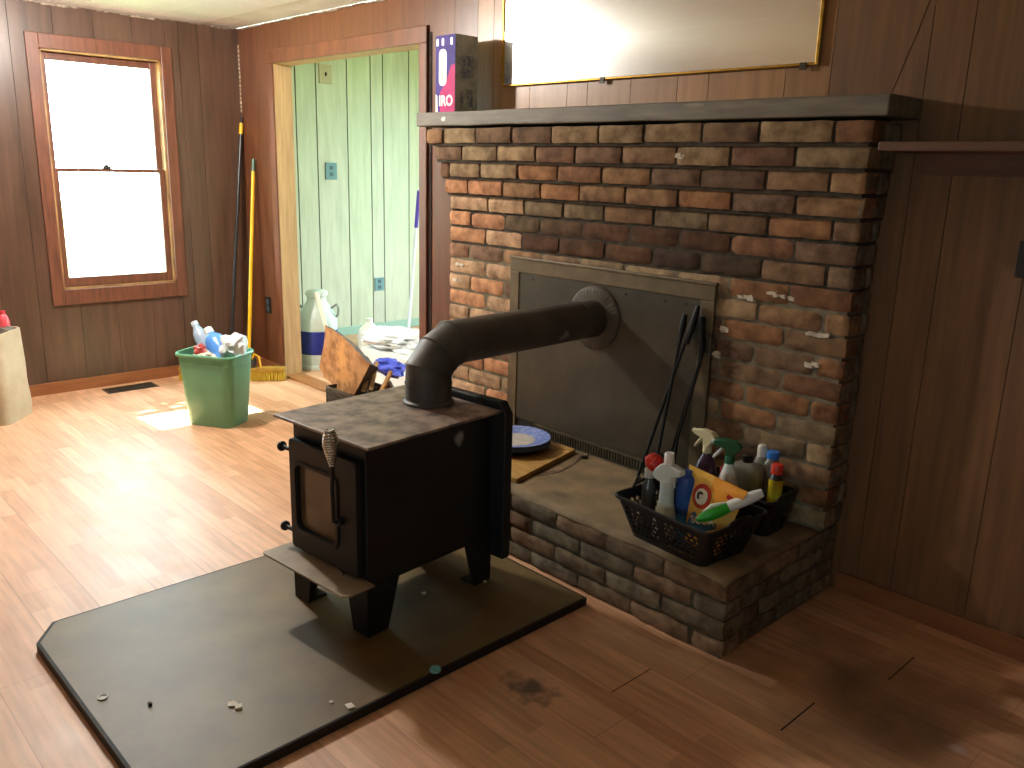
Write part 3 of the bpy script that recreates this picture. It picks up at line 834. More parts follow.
# faint print block on the grey side
q = MB(); q.box(-3.2700, -3.2694, -.170, -.095, 1.90, 2.0); q.box(-3.2700, -3.2694, -.175, -.155, 1.76, 1.84); q.box(-3.2700, -3.2694, -.135, -.095, 1.77, 1.85)
q.build('side_print', mat('side_print', '#6a6a80', '#9a988e', rough=.7, scale=60, lo=.45, hi=.55), bx_)
shf = thing('wall_shelf', 'thin brown shelf board on the wall right of the fireplace', 'shelf', (-.3, -.125, 1.577))
M_shelf = mat('shelf_board', '#6d4935', '#573826', rough=.5, scale=4, stretch=(1, 8, 8))
MB().box(-1.195, 1.2, -.25, -.002, 1.5755, 1.603).build('board', M_shelf, shf, bevel=.003)
MB().box(-1.155, 1.2, -.022, -.002, 1.508, 1.5755).build('cleat', M_shelf, shf)
ou = thing('wall_outlet', 'black outlet plate at the right edge beneath the shelf', 'outlet', (-.80, -.003, 1.215))
MB().box(-.835, -.765, -.010, -.001, 1.215, 1.325).build('plate', mat('black_plastic', '#141312', rough=.4), ou, bevel=.003)
MB().box(-.812, -.788, -.0125, -.009, 1.285, 1.31).build('socket', M_iron, ou)
MB().box(-.812, -.788, -.0125, -.009, 1.23, 1.255).build('socket', M_iron, ou)
def outlet(name, label, x, y, z, axis, m_, w=.07, h=.115, toggle=False):
    t_ = thing(name, label, 'light switch' if toggle else 'outlet', (x, y, z-h/2))
    p = MB(); s = MB()
    def bx2(mb, a0, a1, d0, d1, z0, z1):
        if axis == 'x': mb.box(x+d0, x+d1, y+a0, y+a1, z0, z1)
        else: mb.box(x+a0, x+a1, y-d1, y-d0, z0, z1)
    bx2(p, -w/2, w/2, .001, .009, z-h/2, z+h/2)
    p.build('plate', m_, t_, bevel=.002)
    if toggle:
        bx2(s, -.006, .006, .008, .022, z-.015, z+.012)
        s.build('toggle', mat('toggle', '#4a3b2c', rough=.5), t_)
    else:
        for z0 in (z+.010, z-.042):
            s = MB(); bx2(s, -.016, .016, .008, .0115, z0, z0+.032)
            s.build('socket', mat('socket_face', '#3c5058', rough=.5), t_)
M_plate = mat('slate_plate', '#5a7a80', rough=.45)
outlet('light_switch', 'tan switch plate high on the green wall beyond the doorway', AX, 1.028, 2.195, 'x', mat('tan_plate', '#b39f83', rough=.5), .12, .15, True)
outlet('wall_outlet', 'blue-grey outlet at mid height on the green wall', AX, 1.06, 1.423, 'x', M_plate, .11, .14)
outlet('wall_outlet', 'blue-grey outlet low on the green wall near the mop', AX, 1.534, .431, 'x', M_plate, .10, .12)
outlet('wall_outlet', 'dark outlet low on the brown wall between broom and doorway', -5.60, 0, .49, 'y', mat('black_plastic2', '#191412', rough=.45), .07, .12)

# ceiling lamp (just above the frame, seen in the mirror)
cl = thing('ceiling_lamp', 'lit bare bulb in a white porcelain holder, reflected in the mirror', 'ceiling lamp', (LAMP_POS[0], LAMP_POS[1], H))
MB().lathe([(.058, H-.001), (.058, H-.012), (.034, H-.035), (.026, H-.055), (.022, H-.055)], (LAMP_POS[0], LAMP_POS[1], 0), 24).build('holder', M_white, cl, smooth=40)
bu = MB(); bu.lathe([(.012, H-.055), (.020, H-.062), (.040, H-.076), (.048, H-.098), (.045, H-.118), (.032, H-.137), (.014, H-.144), (.001, H-.146)], (LAMP_POS[0], LAMP_POS[1], 0), 20)
def bulb_mat():
    M_ = bpy.data.materials.new('lit_bulb'); M_.use_nodes = True
    nt = M_.node_tree; N = nt.nodes; L = nt.links
    N.remove(N['Principled BSDF'])
    em = N.new('ShaderNodeEmission'); em.inputs[0].default_value = (1, .85, .65, 1); em.inputs[1].default_value = 80
    tr = N.new('ShaderNodeBsdfTransparent')
    ad = N.new('ShaderNodeAddShader')
    L.new(em.outputs[0], ad.inputs[0]); L.new(tr.outputs[0], ad.inputs[1]); L.new(ad.outputs[0], N['Material Output'].inputs[0])
    return M_
bu.build('bulb', bulb_mat(), cl, smooth=60)

# ------------------------------------------------------------------ things on the hearth
tb = thing('chopping_board', 'light wooden board lying flat on the hearth top', 'board', (-2.50, -.43, ZH+.006))
b = MB(); b.prism([(-2.292, -.672, ZH+.006), (-2.398, -.212, ZH+.006), (-2.80, -.235, ZH+.006), (-2.74, -.70, ZH+.006)][::-1], (0, 0, .020))
M_board = mat('pale_board', '#c69c5c', '#b0853f', rough=.6, scale=4, stretch=(2, 10, 10))
b.build('board', M_board, tb, bevel=.003)
b = MB(); b.prism([(-2.40, -.225, ZH+.0262), (-2.41, -.232, ZH+.0262), (-2.74, -.69, ZH+.0262), (-2.735, -.695, ZH+.0262)][::-1], (0, 0, .0006))
b.build('edge_mark', mat('board_mark', '#8f6a3a', rough=.7), tb)
pn = thing('baking_pan', 'black round pan lying on the wooden board under a blue plate', 'pan', (-2.60, -.40, ZH+.027))
MB().lathe([(.112, ZH+.027), (.150, ZH+.052), (.158, ZH+.054), (.158, ZH+.056), (.148, ZH+.054), (.110, ZH+.031)], (-2.585, -.405, 0), 40).build('pan', mat('black_pan', '#1b1c1d', rough=.4, spec=.6), pn, smooth=40)
pl = thing('plate', 'blue and white patterned plate on top of the black pan', 'plate', (-2.60, -.40, ZH+.057))
M_blue = mat('blue_plate', '#6f82c4', '#8b9ad2', rough=.25, scale=40, lo=.45, hi=.55)
MB().lathe([(.085, ZH+.057), (.120, ZH+.070), (.155, ZH+.076), (.156, ZH+.079), (.118, ZH+.074), (.088, ZH+.063)], (-2.585, -.405, 0), 48, caps=(True, False)).build('rim', M_blue, pl, smooth=50)
MB().lathe([(.001, ZH+.0627), (.0885, ZH+.0631)], (-2.585, -.405, 0), 48, caps=(False, False)).build('centre', mat('plate_centre', '#b7b0a8', '#cfc6b8', rough=.25, scale=20), pl)
cd = MB()
cd.tube([(-2.345, -.60, ZH+.004), (-2.318, -.54, ZH+.005), (-2.285, -.42, ZH+.004), (-2.30, -.33, ZH+.005), (-2.345, -.235, ZH+.006), (-2.33, -.20, ZH+.012)], .0035, 6)
cd.tube([(-2.30, -.56, ZH+.004), (-2.275, -.44, ZH+.005), (-2.295, -.32, ZH+.004), (-2.34, -.228, ZH+.006)], .0035, 6)
cd.tube([(-2.345, -.235, ZH+.008), (-2.325, -.245, ZH+.016), (-2.315, -.225, ZH+.012)], .008, 8)
tag(cd.build('power_cord', mat('brown_cord', '#3a2a20', rough=.6), smooth=60), 'thin brown cord curled beside the wooden board on the hearth', 'cord')

# fireplace tools leaning on the cover
M_tool = mat('wrought_iron', '#1a1917', rough=.5, metal=.5, scale=40, bump=.1)
pk = thing('fire_poker', 'long black poker leaning on the cover, leftmost fire tool', 'fire tool', (-1.985, -.30, ZH), 0, 'fire tools leaning on the cover')
h = MB(); h.tube([(-1.985, -.30, ZH+.012), (-1.835, -.193, 1.0)], .0065, 10)
h.build('shaft', M_tool, pk, smooth=50)
h = MB(); h.tube([(-1.858, -.209, .86), (-1.845, -.20, .93), (-1.835, -.193, .985), (-1.832, -.190, 1.01)], [.009, .014, .012, .007], 10)
h.build('handle', M_tool, pk, smooth=50)
h = MB(); h.tube([(-1.98, -.298, ZH+.05), (-1.96, -.305, ZH+.03), (-1.945, -.30, ZH+.045)], [.006, .006, .002], 8)
h.build('hook', M_tool, pk, smooth=50)
sv = thing('ash_shovel', 'black ash shovel with flat blade between poker and tongs', 'fire tool', (-1.93, -.29, ZH), 0, 'fire tools leaning on the cover')
h = MB(); h.tube([(-1.90, -.285, ZH+.15), (-1.885, -.198, .96)], .006, 10); h.build('shaft', M_tool, sv, smooth=50)
h = MB(); h.tube([(-1.896, -.21, .84), (-1.887, -.20, .93), (-1.884, -.196, .97)], [.008, .0135, .009], 10); h.build('handle', M_tool, sv, smooth=50)
h = MB(); h.prism([(-1.935, -.305, ZH+.004), (-1.86, -.305, ZH+.004), (-1.868, -.285, ZH+.16), (-1.928, -.285, ZH+.16)], (0, .004, .001)); h.build('blade', M_tool, sv, bevel=.001)
tn = thing('fire_tongs', 'black fire tongs with a ring handle, rightmost fire tool', 'fire tool', (-1.83, -.29, ZH), 0, 'fire tools leaning on the cover')
h = MB(); h.tube([(-1.875, -.290, ZH+.01), (-1.80, -.20, .80), (-1.792, -.193, .84)], .0055, 10); h.build('arm', M_tool, tn, smooth=50)
h = MB(); h.tube([(-1.825, -.290, ZH+.01), (-1.83, -.26, .5), (-1.80, -.20, .78), (-1.80, -.194, .86), (-1.815, -.189, .97)], [.0055, .0055, .006, .015, .013], 10); h.build('arm', M_tool, tn, smooth=50)
h = MB(); h.tube([(-1.772+.033*math.cos(a), -.196, .872+.033*math.sin(a)) for a in [2*PI*i/24 for i in range(25)]], .0035, 6, caps=False); h.build('ring_handle', M_tool, tn, smooth=50)

# ------------------------------------------------------------------ baskets
M_bask = mat('black_plastic_basket', '#131314', '#18181a', rough=.4, spec=.5)
def basket(label, cx, cy, w, d, h, rz, flare=.045):
    t_ = thing('plastic_basket', label, 'basket', (cx, cy, ZH+.005), rz, 'plastic baskets on the hearth')
    def per(s, W_, D_, r=.030):
        """point on a rounded rectangle at fraction s"""
        a, b_ = W_/2-r, D_/2-r
        segs = [2*a, PI/2*r, 2*b_, PI/2*r, 2*a, PI/2*r, 2*b_, PI/2*r]; Lt = sum(segs); q = s*Lt
        for i, g in enumerate(segs):
            if q <= g or i == 7: break
            q -= g
        if i == 0: return (-a+q, -b_-r)
        if i == 1: th = -PI/2+q/r; return (a+r*math.cos(th), -b_+r*math.sin(th))
        if i == 2: return (a+r, -b_+q)
        if i == 3: th = q/r; return (a+r*math.cos(th), b_+r*math.sin(th))
        if i == 4: return (a-q, b_+r)
        if i == 5: th = PI/2+q/r; return (-a+r*math.cos(th), b_+r*math.sin(th))
        if i == 6: return (-a-r, b_-q)
        th = PI+q/r; return (-a+r*math.cos(th), -b_+r*math.sin(th))
    nu, nv = 300, 40
    mb = MB(); vs = []
    for v in range(nv+1):
        q = v/nv
        for u in range(nu): 
            x, y = per(u/nu, w+flare*q, d+flare*q); vs.append((x, y, h*q))
    fs = []
    per_len = 2*(w+d)
    for v in range(nv):
        z = (v+.5)/nv*h
        for u in range(nu):
            x, y = per((u+.5)/nu, w, d)
            hole = False
            if .016 < z < h-.026:
                onx = abs(abs(y)-d/2) < .002; ony = abs(abs(x)-w/2) < .002
                s_ = x if onx else (y if ony else None)
                half = (w if onx else d)/2
                if s_ is not None:
                    cell = half*2/3 if onx else half*2/2
                    if onx: ok = abs(s_) < half-.03 and abs(abs(s_)-.0) > .012
                    else: ok = abs(s_) < half-.035
                    if ok:
                        row = int(z/.0168); zz = z-(row+.5)*.0168
                        so = s_+(.0098 if row % 2 else 0); cc = round(so/.0196)*.0196
                        if ((so-cc)/.0074)**2+(zz/.0068)**2 < 1: hole = True
            if not hole:
                a = v*nu+u; b_ = v*nu+(u+1) % nu
                fs.append((a, b_, b_+nu, a+nu))
    mb.add(vs, fs)
    mb.build('side', M_bask, t_, world=False, solid=.003)
    f_ = MB(); f_.prism([(*per(u/60, w, d), -.001) for u in range(60)], (0, 0, .004)); f_.build('base', M_bask, t_, world=False)
    r_ = MB(); pts = [Vector((*per(u/90, w+flare+.008, d+flare+.008), h)) for u in range(90)]; pts.append(pts[0]); pts.append(pts[1])
    r_.tube(pts, .0065, 8, caps=False); r_.build('rim', M_bask, t_, world=False, smooth=60)
    # raised handle loops at the short ends
    for sx in (-1, 1):
        g = MB(); xx = sx*(w+flare+.006)/2
        g.tube([(xx, -.06, h), (xx+sx*.004, -.05, h+.014), (xx+sx*.005, 0, h+.02), (xx+sx*.004, .05, h+.014), (xx, .06, h)], .0055, 8)
        g.build('handle', M_bask, t_, world=False, smooth=60)
    return t_
basket('black plastic basket of cleaners at the front corner of the hearth', -1.524, -.600, .318, .222, .142, math.radians(-5), .088)
basket('black plastic basket behind the front one, against the bricks', -1.512, -.292, .285, .150, .135, math.radians(2), .04)

# ------------------------------------------------------------------ bottles
def pm_(c, **k): return mat('plastic_'+c.lstrip('#'), c, rough=k.get('rough', .35), spec=.5)
B0 = ZH+.010
def bottle(name, label, x, y, prof, m_, cat='bottle', sx=1, sy=1, rz=0, tilt=None, sq=1.0, part='body', z=B0, seg=24, group=None):
    t_ = thing(name, label, cat, (x, y, z), rz, group)
    if tilt is not None:
        t_.rotation_euler = tilt; t_.matrix_basis = Matrix.Translation((x, y, z)) @ t_.rotation_euler.to_matrix().to_4x4()
    q = MB(); q.lathe(prof, (0, 0, 0), seg, sx=sx, sy=sy, sq=sq); q.build(part, m_, t_, world=False, smooth=45)
    return t_
def sprayer(t_, z, m_, m2, s=1.0, ang=0, label=None):
    """trigger spray head pointing along local -x turned by ang"""
    Rz = Matrix.Rotation(ang, 4, 'Z')
    def P_(*p): return Rz @ Vector((p[0]*s, p[1]*s, p[2]*s))+Vector((0, 0, z))
    q = MB()
    q.lathe([(.0145*s, 0), (.0145*s, .020*s), (.011*s, .026*s)], (0, 0, z), 18)
    prof = [(-.052, .052), (-.052, .066), (-.020, .074), (.018, .072), (.036, .060), (.030, .046), (.014, .030), (.012, .022), (-.012, .022), (-.014, .044)]
    n = len(prof)
    vs = [P_(a, -.0115, b) for a, b in prof]+[P_(a, .0115, b) for a, b in prof]
    q.add(vs, [tuple(range(n))[::-1], tuple(range(n, 2*n))]+[(i, (i+1) % n, n+(i+1) % n, n+i) for i in range(n)])
    hd_ = q.build('spray_head', m_, t_, world=False, smooth=30, bevel=.003)
    q = MB(); q.tube([P_(-.022, 0, .050), P_(-.032, 0, .034), P_(-.045, 0, .018), P_(-.052, 0, .008)], [.006*s, .0055*s, .005*s, .0035*s], 8)
    q.build('trigger', m2, hd_, world=False, smooth=50)
    q = MB(); q.tube([P_(-.050, 0, .059), P_(-.062, 0, .059)], .008*s, 10); q.build('nozzle', m2, hd_, world=False, smooth=40)
# front basket
t_ = bottle('spray_bottle', 'dark bottle with a red dome top at the left of the front basket', -1.700, -.598,
            [(.026, 0), (.027, .01), (.027, .13), (.022, .155), (.015, .17), (.014, .18)], mat('smoky_plastic', '#4a4a48', rough=.2, spec=.6))
q = MB(); q.lathe([(.017, .18), (.018, .21), (.016, .213)], seg=18); q.build('neck_collar', pm_('#cfc9bd'), t_, world=False, smooth=40)
q = MB(); Mt = Matrix.Rotation(math.radians(28), 3, 'Y') @ Matrix.Rotation(math.radians(-20), 3, 'X')
q.lathe([(.018, -.006), (.030, .004), (.034, .016), (.031, .030), (.024, .042), (.012, .050)], (.004, 0, .218), 22, Mt, sx=1.1)
for i in range(9): q.tube([Mt @ Vector((.034*1.08*math.cos(a), .035*math.sin(a), .012))+Vector((.004, 0, .218)), Mt @ Vector((.022*1.1*math.cos(a), .023*math.sin(a), .045))+Vector((.004, 0, .218))], .004, 6) if (a := 2*PI*i/9) or True else 0
q.build('red_cap', pm_('#d42a1e'), t_, world=False, smooth=50)
t_ = bottle('squeeze_bottle', 'white bottle with wide shoulders and narrow waist, front of basket', -1.592, -.640,
            [(.036, 0), (.042, .008), (.042, .065), (.034, .098), (.026, .135), (.024, .180), (.026, .208)], pm_('#dfe4de'))
sh = MB()
prof = [(-.040, .178), (-.048, .19), (-.040, .205), (-.022, .226), (-.012, .232), (.014, .232), (.034, .226), (.048, .222), (.050, .206), (.036, .200), (.024, .196), (.021, .172), (-.020, .172)]
sh.prism([(a*1.18, -.017, b+.030+(b-.178)*.15) for a, b in prof], (0, .034, 0)); sh.build('shoulder', pm_('#dfe4de'), t_, world=False, smooth=30, bevel=.005)
q = MB(); q.lathe([(.0175, .268), (.0175, .302), (.015, .307), (.012, .307), (.011, .290)], seg=18); q.build('neck', pm_('#eceae2'), t_, world=False, smooth=40)
q = MB(); q.tube([(.024, -.004, .235), (.029, -.006, .215), (.037, -.010, .195)], [.006, .0045, .002], 8); q.build('trigger', pm_('#eceae2'), t_, world=False, smooth=50)
t_ = bottle('bottle', 'blue bottle standing right behind the white squeeze bottle', -1.546, -.590,
            [(.034, 0), (.036, .008), (.036, .10), (.036, .205), (.032, .225), (.014, .236), (.013, .24)], mat('blue_plastic', '#2f4f9c', '#2a64a4', rough=.25, scale=6))
q = MB(); q.lathe([(.0362, .012), (.0366, .014), (.0366, .095), (.0362, .097)], seg=24, caps=(False, False)); q.build('label_band', pm_('#1c6a8c'), t_, world=False, smooth=40)
q = MB(); q.lathe([(.015, .238), (.015, .25)], seg=16); q.build('cap', pm_('#3a5aa6'), t_, world=False, smooth=40)
t_ = bottle('spray_bottle', 'purple spray bottle with a cream trigger head', -1.555, -.475,
            [(.042, 0), (.046, .01), (.046, .16), (.042, .21), (.028, .255), (.016, .275), (.014, .282)], mat('purple_plastic', '#4a2340', '#3c1c36', rough=.3))
sprayer(t_, .282, pm_('#c9bd94'), pm_('#c9bd94'), 1.1, math.radians(-8))
t_ = bottle('spray_bottle', 'white spray bottle with a dark green trigger head', -1.462, -.478,
            [(.036, 0), (.038, .01), (.038, .16), (.034, .20), (.024, .24), (.015, .268), (.014, .272)], pm_('#d9d8d2'))
sprayer(t_, .270, pm_('#0f5a36'), pm_('#d9d8d2'), 1.12, math.radians(12))
# orange pouch
po = thing('powder_pouch', 'orange and yellow pouch with round red emblem in the front basket', 'pouch', (-1.440, -.612, B0+.012), math.radians(-5))
gx_, gz_ = 22, 20
pv = []
for side in (-1, 1):
    for i in range(gx_+1):
        for k in range(gz_+1):
            u = i/gx_*2-1; v = k/gz_
            wv = .120-.050*(1-v)
            bul = ((1-abs(u)**2.5)*max(0, math.sin(min(1, .08+v*.97)*PI))**.7*.020 if v < .93 else 0)+(.0022 if v < 1 else .001)
            lean = -.020*(1-v)+.0
            zz = .243*v+(-.010*u if v > .9 else 0)
            pv.append(Vector((u*wv+.008*v, side*bul+lean+.020*v+.0015*noise.noise(Vector((u*2, v*2, 5))), zz)))
fs = []
stp = (gx_+1)*(gz_+1)
for sd_ in (0, 1):
    for i in range(gx_):
        for k in range(gz_):
            a = sd_*stp+i*(gz_+1)+k; fs.append((a, a+gz_+1, a+gz_+2, a+1))
pb = MB()
for f_ in fs:
    cc = sum((pv[i] for i in f_), Vector())/4
    u = cc.x/.118
    orange = (cc.z > .16 and u > .12) or (cc.z > .2 and u > .0)
    pb.add([pv[i] for i in f_], [(0, 1, 2, 3)], 0, (.86, .36, .045) if orange else (.84, .50, .10))
M_pouch = mat('pouch_film', '#ffffff', '#f2e8d8', rough=.32, attr=True, scale=14, bump=.1)
body = pb.build('bag', M_pouch, po, world=False, smooth=60)
bm = bmesh.new(); bm.from_mesh(body.data); bmesh.ops.remove_doubles(bm, verts=bm.verts, dist=1e-4); bmesh.ops.recalc_face_normals(bm, faces=bm.faces); bm.to_mesh(body.data); bm.free()
def front_y(x, z):
    near = sorted(((p.x-x)**2+(p.z-z)**2+1e-9, p.y) for p in pv[:stp])[:4]; w_ = sum(1/d_ for d_, _ in near); return sum(y_/d_ for d_, y_ in near)/w_
def on_pouch(pts, mm, name, off=.0012):
    cx_ = sum(p[0] for p in pts)/len(pts); cz_ = sum(p[1] for p in pts)/len(pts)
    q = MB(); n_ = len(pts)
    NR_ = 5; vs_ = [(cx_, front_y(cx_, cz_)-off, cz_)]
    for t_ in range(1, NR_+1):
        for x, z in pts: x2, z2 = cx_+(x-cx_)*t_/NR_, cz_+(z-cz_)*t_/NR_; vs_.append((x2, front_y(x2, z2)-off, z2))
    q.add(vs_, [(0, 1+i, 1+(i+1) % n_) for i in range(n_)]+[(1+(t_-1)*n_+i, 1+(t_-1)*n_+(i+1) % n_, 1+t_*n_+(i+1) % n_, 1+t_*n_+i) for t_ in range(1, NR_) for i in range(n_)])
    return q.build(name, mm, po, world=False, solid=.0008)
circ = lambda cx_, cz_, r, n=28: [(cx_+r*math.cos(2*PI*i/n), cz_+r*math.sin(2*PI*i/n)) for i in range(n)]
EX, EZ = -.028, .172
em = on_pouch(circ(EX, EZ, .040), pm_('#c0392b'), 'emblem_ring', .002)
on_pouch(circ(EX, EZ, .026), pm_('#ece4d4'), 'emblem_disc', .0034)
arm = [(EX+.016*math.cos(a), EZ+.018*math.sin(a)) for a in [math.radians(d_) for d_ in range(50, 311, 20)]]+[(EX+.0075*math.cos(a), EZ+.0095*math.sin(a)) for a in [math.radians(d_) for d_ in range(310, 49, -20)]]
qa = MB(); na = len(arm)//2
for i in range(na-1):
    a4 = [arm[i], arm[i+1], arm[2*na-2-i], arm[2*na-1-i]]
    qa.add([(x, front_y(EX, EZ)-.0060, z) for x, z in a4], [(0, 1, 2, 3)])
qa.build('emblem_mark', pm_('#3b3d38'), po, world=False, solid=.0006)
on_pouch([(-.078, .060), (-.050, .112), (-.040, .118), (-.020, .095), (.02, .092), (.05, .105), (.052, .088), (0, .060), (-.04, .045)], pm_('#3f6f8e'), 'blue_print', .002)
on_pouch(circ(.060, .150, .014, 16), pm_('#2f5f8a'), 'blue_dot', .002)
text_mesh('lettering', 'SODA', .036, pm_('#f0ead8'), po, Matrix.Translation((.0, front_y(.02, .1)-.005, .100)) @ Matrix.Rotation(math.radians(12), 4, 'Y').inverted() @ RXm, bold=.001)
on_pouch([(.062, .196), (.088, .186), (.086, .204), (.066, .208)], pm_('#b5241c'), 'red_print', .002)
# green and white brush/bottle lying across the rim
ly = thing('scrub_brush', 'green and white dish brush lying across the front basket rim', 'brush', (-1.405, -.672, ZH+.118))
A = Vector((-1.428, -.698, ZH+.146)); Bp = Vector((-1.288, -.552, ZH+.246))
q = MB()
def along(mb, t0, t1, rs, flat=1):
    n_ = len(rs); mb.tube([A.lerp(Bp, t0+(t1-t0)*i/(n_-1)) for i in range(n_)], rs, 14)
along(q, 0, .48, [.006, .016, .0205, .0215, .020, .018]); q.build('grip', pm_('#2fae2c'), ly, smooth=60)
q = MB(); along(q, .44, 1.0, [.017, .019, .0195, .0195, .018, .013]); q.build('tube_end', pm_('#dfe2dc'), ly, smooth=60)
q = MB(); off = Vector((-.010, -.012, .014)); q.tube([A.lerp(Bp, .16)+off, A.lerp(Bp, .32)+off*1.3, A.lerp(Bp, .5)+off*.9], [.003, .008, .004], 8); q.build('white_inlay', pm_('#e8f0dc'), ly, smooth=60)
# rear basket
t_ = bottle('jug', 'grey jug with black cap in the rear basket', -1.505, -.285, [(.056, 0), (.060, .01), (.060, .165), (.056, .195), (.040, .215), (.020, .222)], pm_('#8f8d80'), sx=1.05, sy=.8, sq=.75)
q = MB(); q.lathe([(.020, .220), (.021, .247), (.018, .250)], seg=18); q.build('cap', pm_('#111111'), t_, world=False, smooth=40)
q = MB(); q.lathe([(.0605, .03), (.0615, .032), (.0615, .115), (.0605, .117)], seg=24, sx=1.05, sy=.8, sq=.75, caps=(False, False)); q.build('label_band', pm_('#4a493f'), t_, world=False)
t_ = bottle('bottle', 'bottle with a white ribbed cap standing behind the grey jug', -1.492, -.215, [(.030, 0), (.032, .01), (.032, .19), (.020, .225), (.016, .232)], pm_('#8c8878'))
q = MB(); q.lathe([(.017, .230), (.018, .262), (.014, .272), (.008, .275)], seg=16); q.build('cap', pm_('#d8d2c4'), t_, world=False, smooth=40)
q = MB(); q.lathe([(.0325, .06), (.033, .062), (.033, .15), (.0325, .152)], seg=20, caps=(False, False)); q.build('label_band', pm_('#b3503c'), t_, world=False)
t_ = bottle('bottle', 'cloudy bottle with a bright blue cap in the rear basket', -1.440, -.228, [(.034, 0), (.036, .01), (.036, .16), (.028, .215), (.019, .238), (.017, .242)], mat('cloudy_plastic', '#85796a', '#766b5c', rough=.3))
q = MB(); q.lathe([(.023, .240), (.023, .262), (.020, .265)], seg=18); q.build('cap', pm_('#2f78d0'), t_, world=False, smooth=40)
t_ = bottle('bottle', 'small dark bottle with red cap and yellow label, right of rear basket', -1.385, -.292, [(.022, 0), (.024, .008), (.024, .15), (.024, .19), (.018, .205), (.014, .212)], pm_('#2b2622'))
q = MB(); q.lathe([(.020, .212), (.021, .240), (.018, .246)], seg=18); q.build('cap', pm_('#d8391f'), t_, world=False, smooth=40)
q = MB(); q.lathe([(.0245, .105), (.025, .107), (.025, .190), (.0245, .192)], seg=22, caps=(False, False)); q.build('label_band', mat('yellow_label', '#c9c41f', '#d2b321', rough=.4, scale=30), t_, world=False)
t_ = bottle('bottle', 'short bottle with small red cap between the pouch and grey jug', -1.572, -.330, [(.020, 0), (.022, .008), (.022, .14), (.014, .165), (.012, .172)], pm_('#5a5348'))
q = MB(); q.lathe([(.014, .170), (.014, .192), (.012, .194)], seg=14); q.build('cap', pm_('#b0201a'), t_, world=False, smooth=40)

# ------------------------------------------------------------------ green bin and its rubbish
BR = math.radians(31)
bn = thing('waste_bin', 'green plastic waste bin full of bottles and paper near the window', 'bin', (-4.645, -.843, 0), BR)
M_bin = mat('green_plastic', '#6cab88', '#62a17e', rough=.38, spec=.5)
def rr3(w, d, r, z, n=6): return [Vector((x, y, z)) for x, y in [(p[0], p[1]) for p in rrect(-w/2, w/2, -d/2, d/2, r, n)]]
lev = [(.285, .205, .045, 0), (.293, .213, .048, .01), (.348, .262, .055, .37), (.352, .266, .055, .372), (.352, .266, .055, .405), (.374, .288, .06, .408), (.380, .294, .062, .420), (.372, .286, .06, .428), (.352, .266, .055, .426), (.346, .260, .054, .40), (.286, .206, .045, .012)]
q = MB(); rings = [rr3(*l_) for l_ in lev]; k = len(rings[0])
q.add([v for r_ in rings for v in r_], [(i*k+a, i*k+(a+1) % k, (i+1)*k+(a+1) % k, (i+1)*k+a) for i in range(len(rings)-1) for a in range(k)]+[tuple(range(k))[::-1], tuple((len(rings)-1)*k+a for a in range(k))])
q.build('bin_body', M_bin, bn, world=False, smooth=35)
def local_bin(x, y, z): return bn.matrix_basis @ Vector((x, y, z))
def lying(name, label, base, top, prof, m_, cat='bottle', seg=18):
    base = Vector(base); d_ = Vector(top)-base
    t_ = thing(name, label, cat, base)
    t_.rotation_euler = d_.to_track_quat('Z', 'Y').to_euler()
    t_.matrix_basis = Matrix.Translation(base) @ t_.rotation_euler.to_matrix().to_4x4()
    q = MB(); q.lathe(prof, seg=seg); q.build('body', m_, t_, world=False, smooth=45)
    return t_
M_clear = mat('clear_pet', '#aebfd0', '#8fa3ba', rough=.15, scale=12, spec=.7)
t_ = lying('water_bottle', 'clear empty water bottle poking out at the left of the bin', (-4.690, -.815, .30), (-4.895, -.862, .585), [(.030, 0), (.041, .01), (.042, .06), (.038, .07), (.042, .08), (.042, .21), (.038, .25), (.020, .29), (.017, .31)], M_clear)
q = MB(); q.lathe([(.020, .305), (.020, .325)], seg=16); q.build('cap', pm_('#c9d4de'), t_, world=False, smooth=40)
t_ = lying('detergent_bottle', 'blue bottle with white cap leaning in the green bin', (-4.585, -.800, .37), (-4.745, -.835, .535), [(.04, 0), (.060, .008), (.061, .13), (.052, .165), (.026, .195), (.020, .205)], mat('bright_blue_liquid', '#5f9be6', '#4b87d8', rough=.2, spec=.6))
q = MB(); q.lathe([(.026, .20), (.026, .235), (.021, .240)], seg=18); q.build('cap', pm_('#f0efea'), t_, world=False, smooth=40)
def crumple(name, label, loc, rad, m_, cat, seed=0, sub=3, amp=.45, parent=None, sc=(1, 1, 1), freq=3.0):
    bm = bmesh.new(); bmesh.ops.create_icosphere(bm, subdivisions=sub, radius=1)
    for v in bm.verts:
        d_ = 1+amp*noise.noise(v.co*freq/1.6+Vector((seed, 0, 0)))+amp*.5*noise.noise(v.co*freq*1.7+Vector((0, seed, 3)))
        v.co = Vector((v.co.x*sc[0], v.co.y*sc[1], v.co.z*sc[2]))*d_*rad
    me = bpy.data.meshes.new(name); bm.to_mesh(me); bm.free(); me.materials.append(m_)
    me.polygons.foreach_set('use_smooth', [True]*len(me.polygons)); me.set_sharp_from_angle(angle=math.radians(38))
    o = bpy.data.objects.new(name, me); COL.objects.link(o); o.location = loc
    if label: tag(o, label, cat)
    return o
M_bagw = mat('white_film', '#eef0f0', '#dfe4e6', rough=.5, scale=12, bump=.2)
crumple('paper_wad', 'crumpled white paper at the right side of the green bin', (-4.550, -.775, .460), .076, M_bagw, 'paper', 3, amp=.5, sc=(1, 1, .9))
crumple('paper_wad', 'crumpled tan and white wrappers in the middle of the green bin', (-4.66, -.88, .395), .062, mat('tan_wrap', '#c9b796', '#e2dccd', rough=.6, scale=14, lo=.45, hi=.55), 'paper', 9, amp=.5, sc=(1.5, 1, .55))
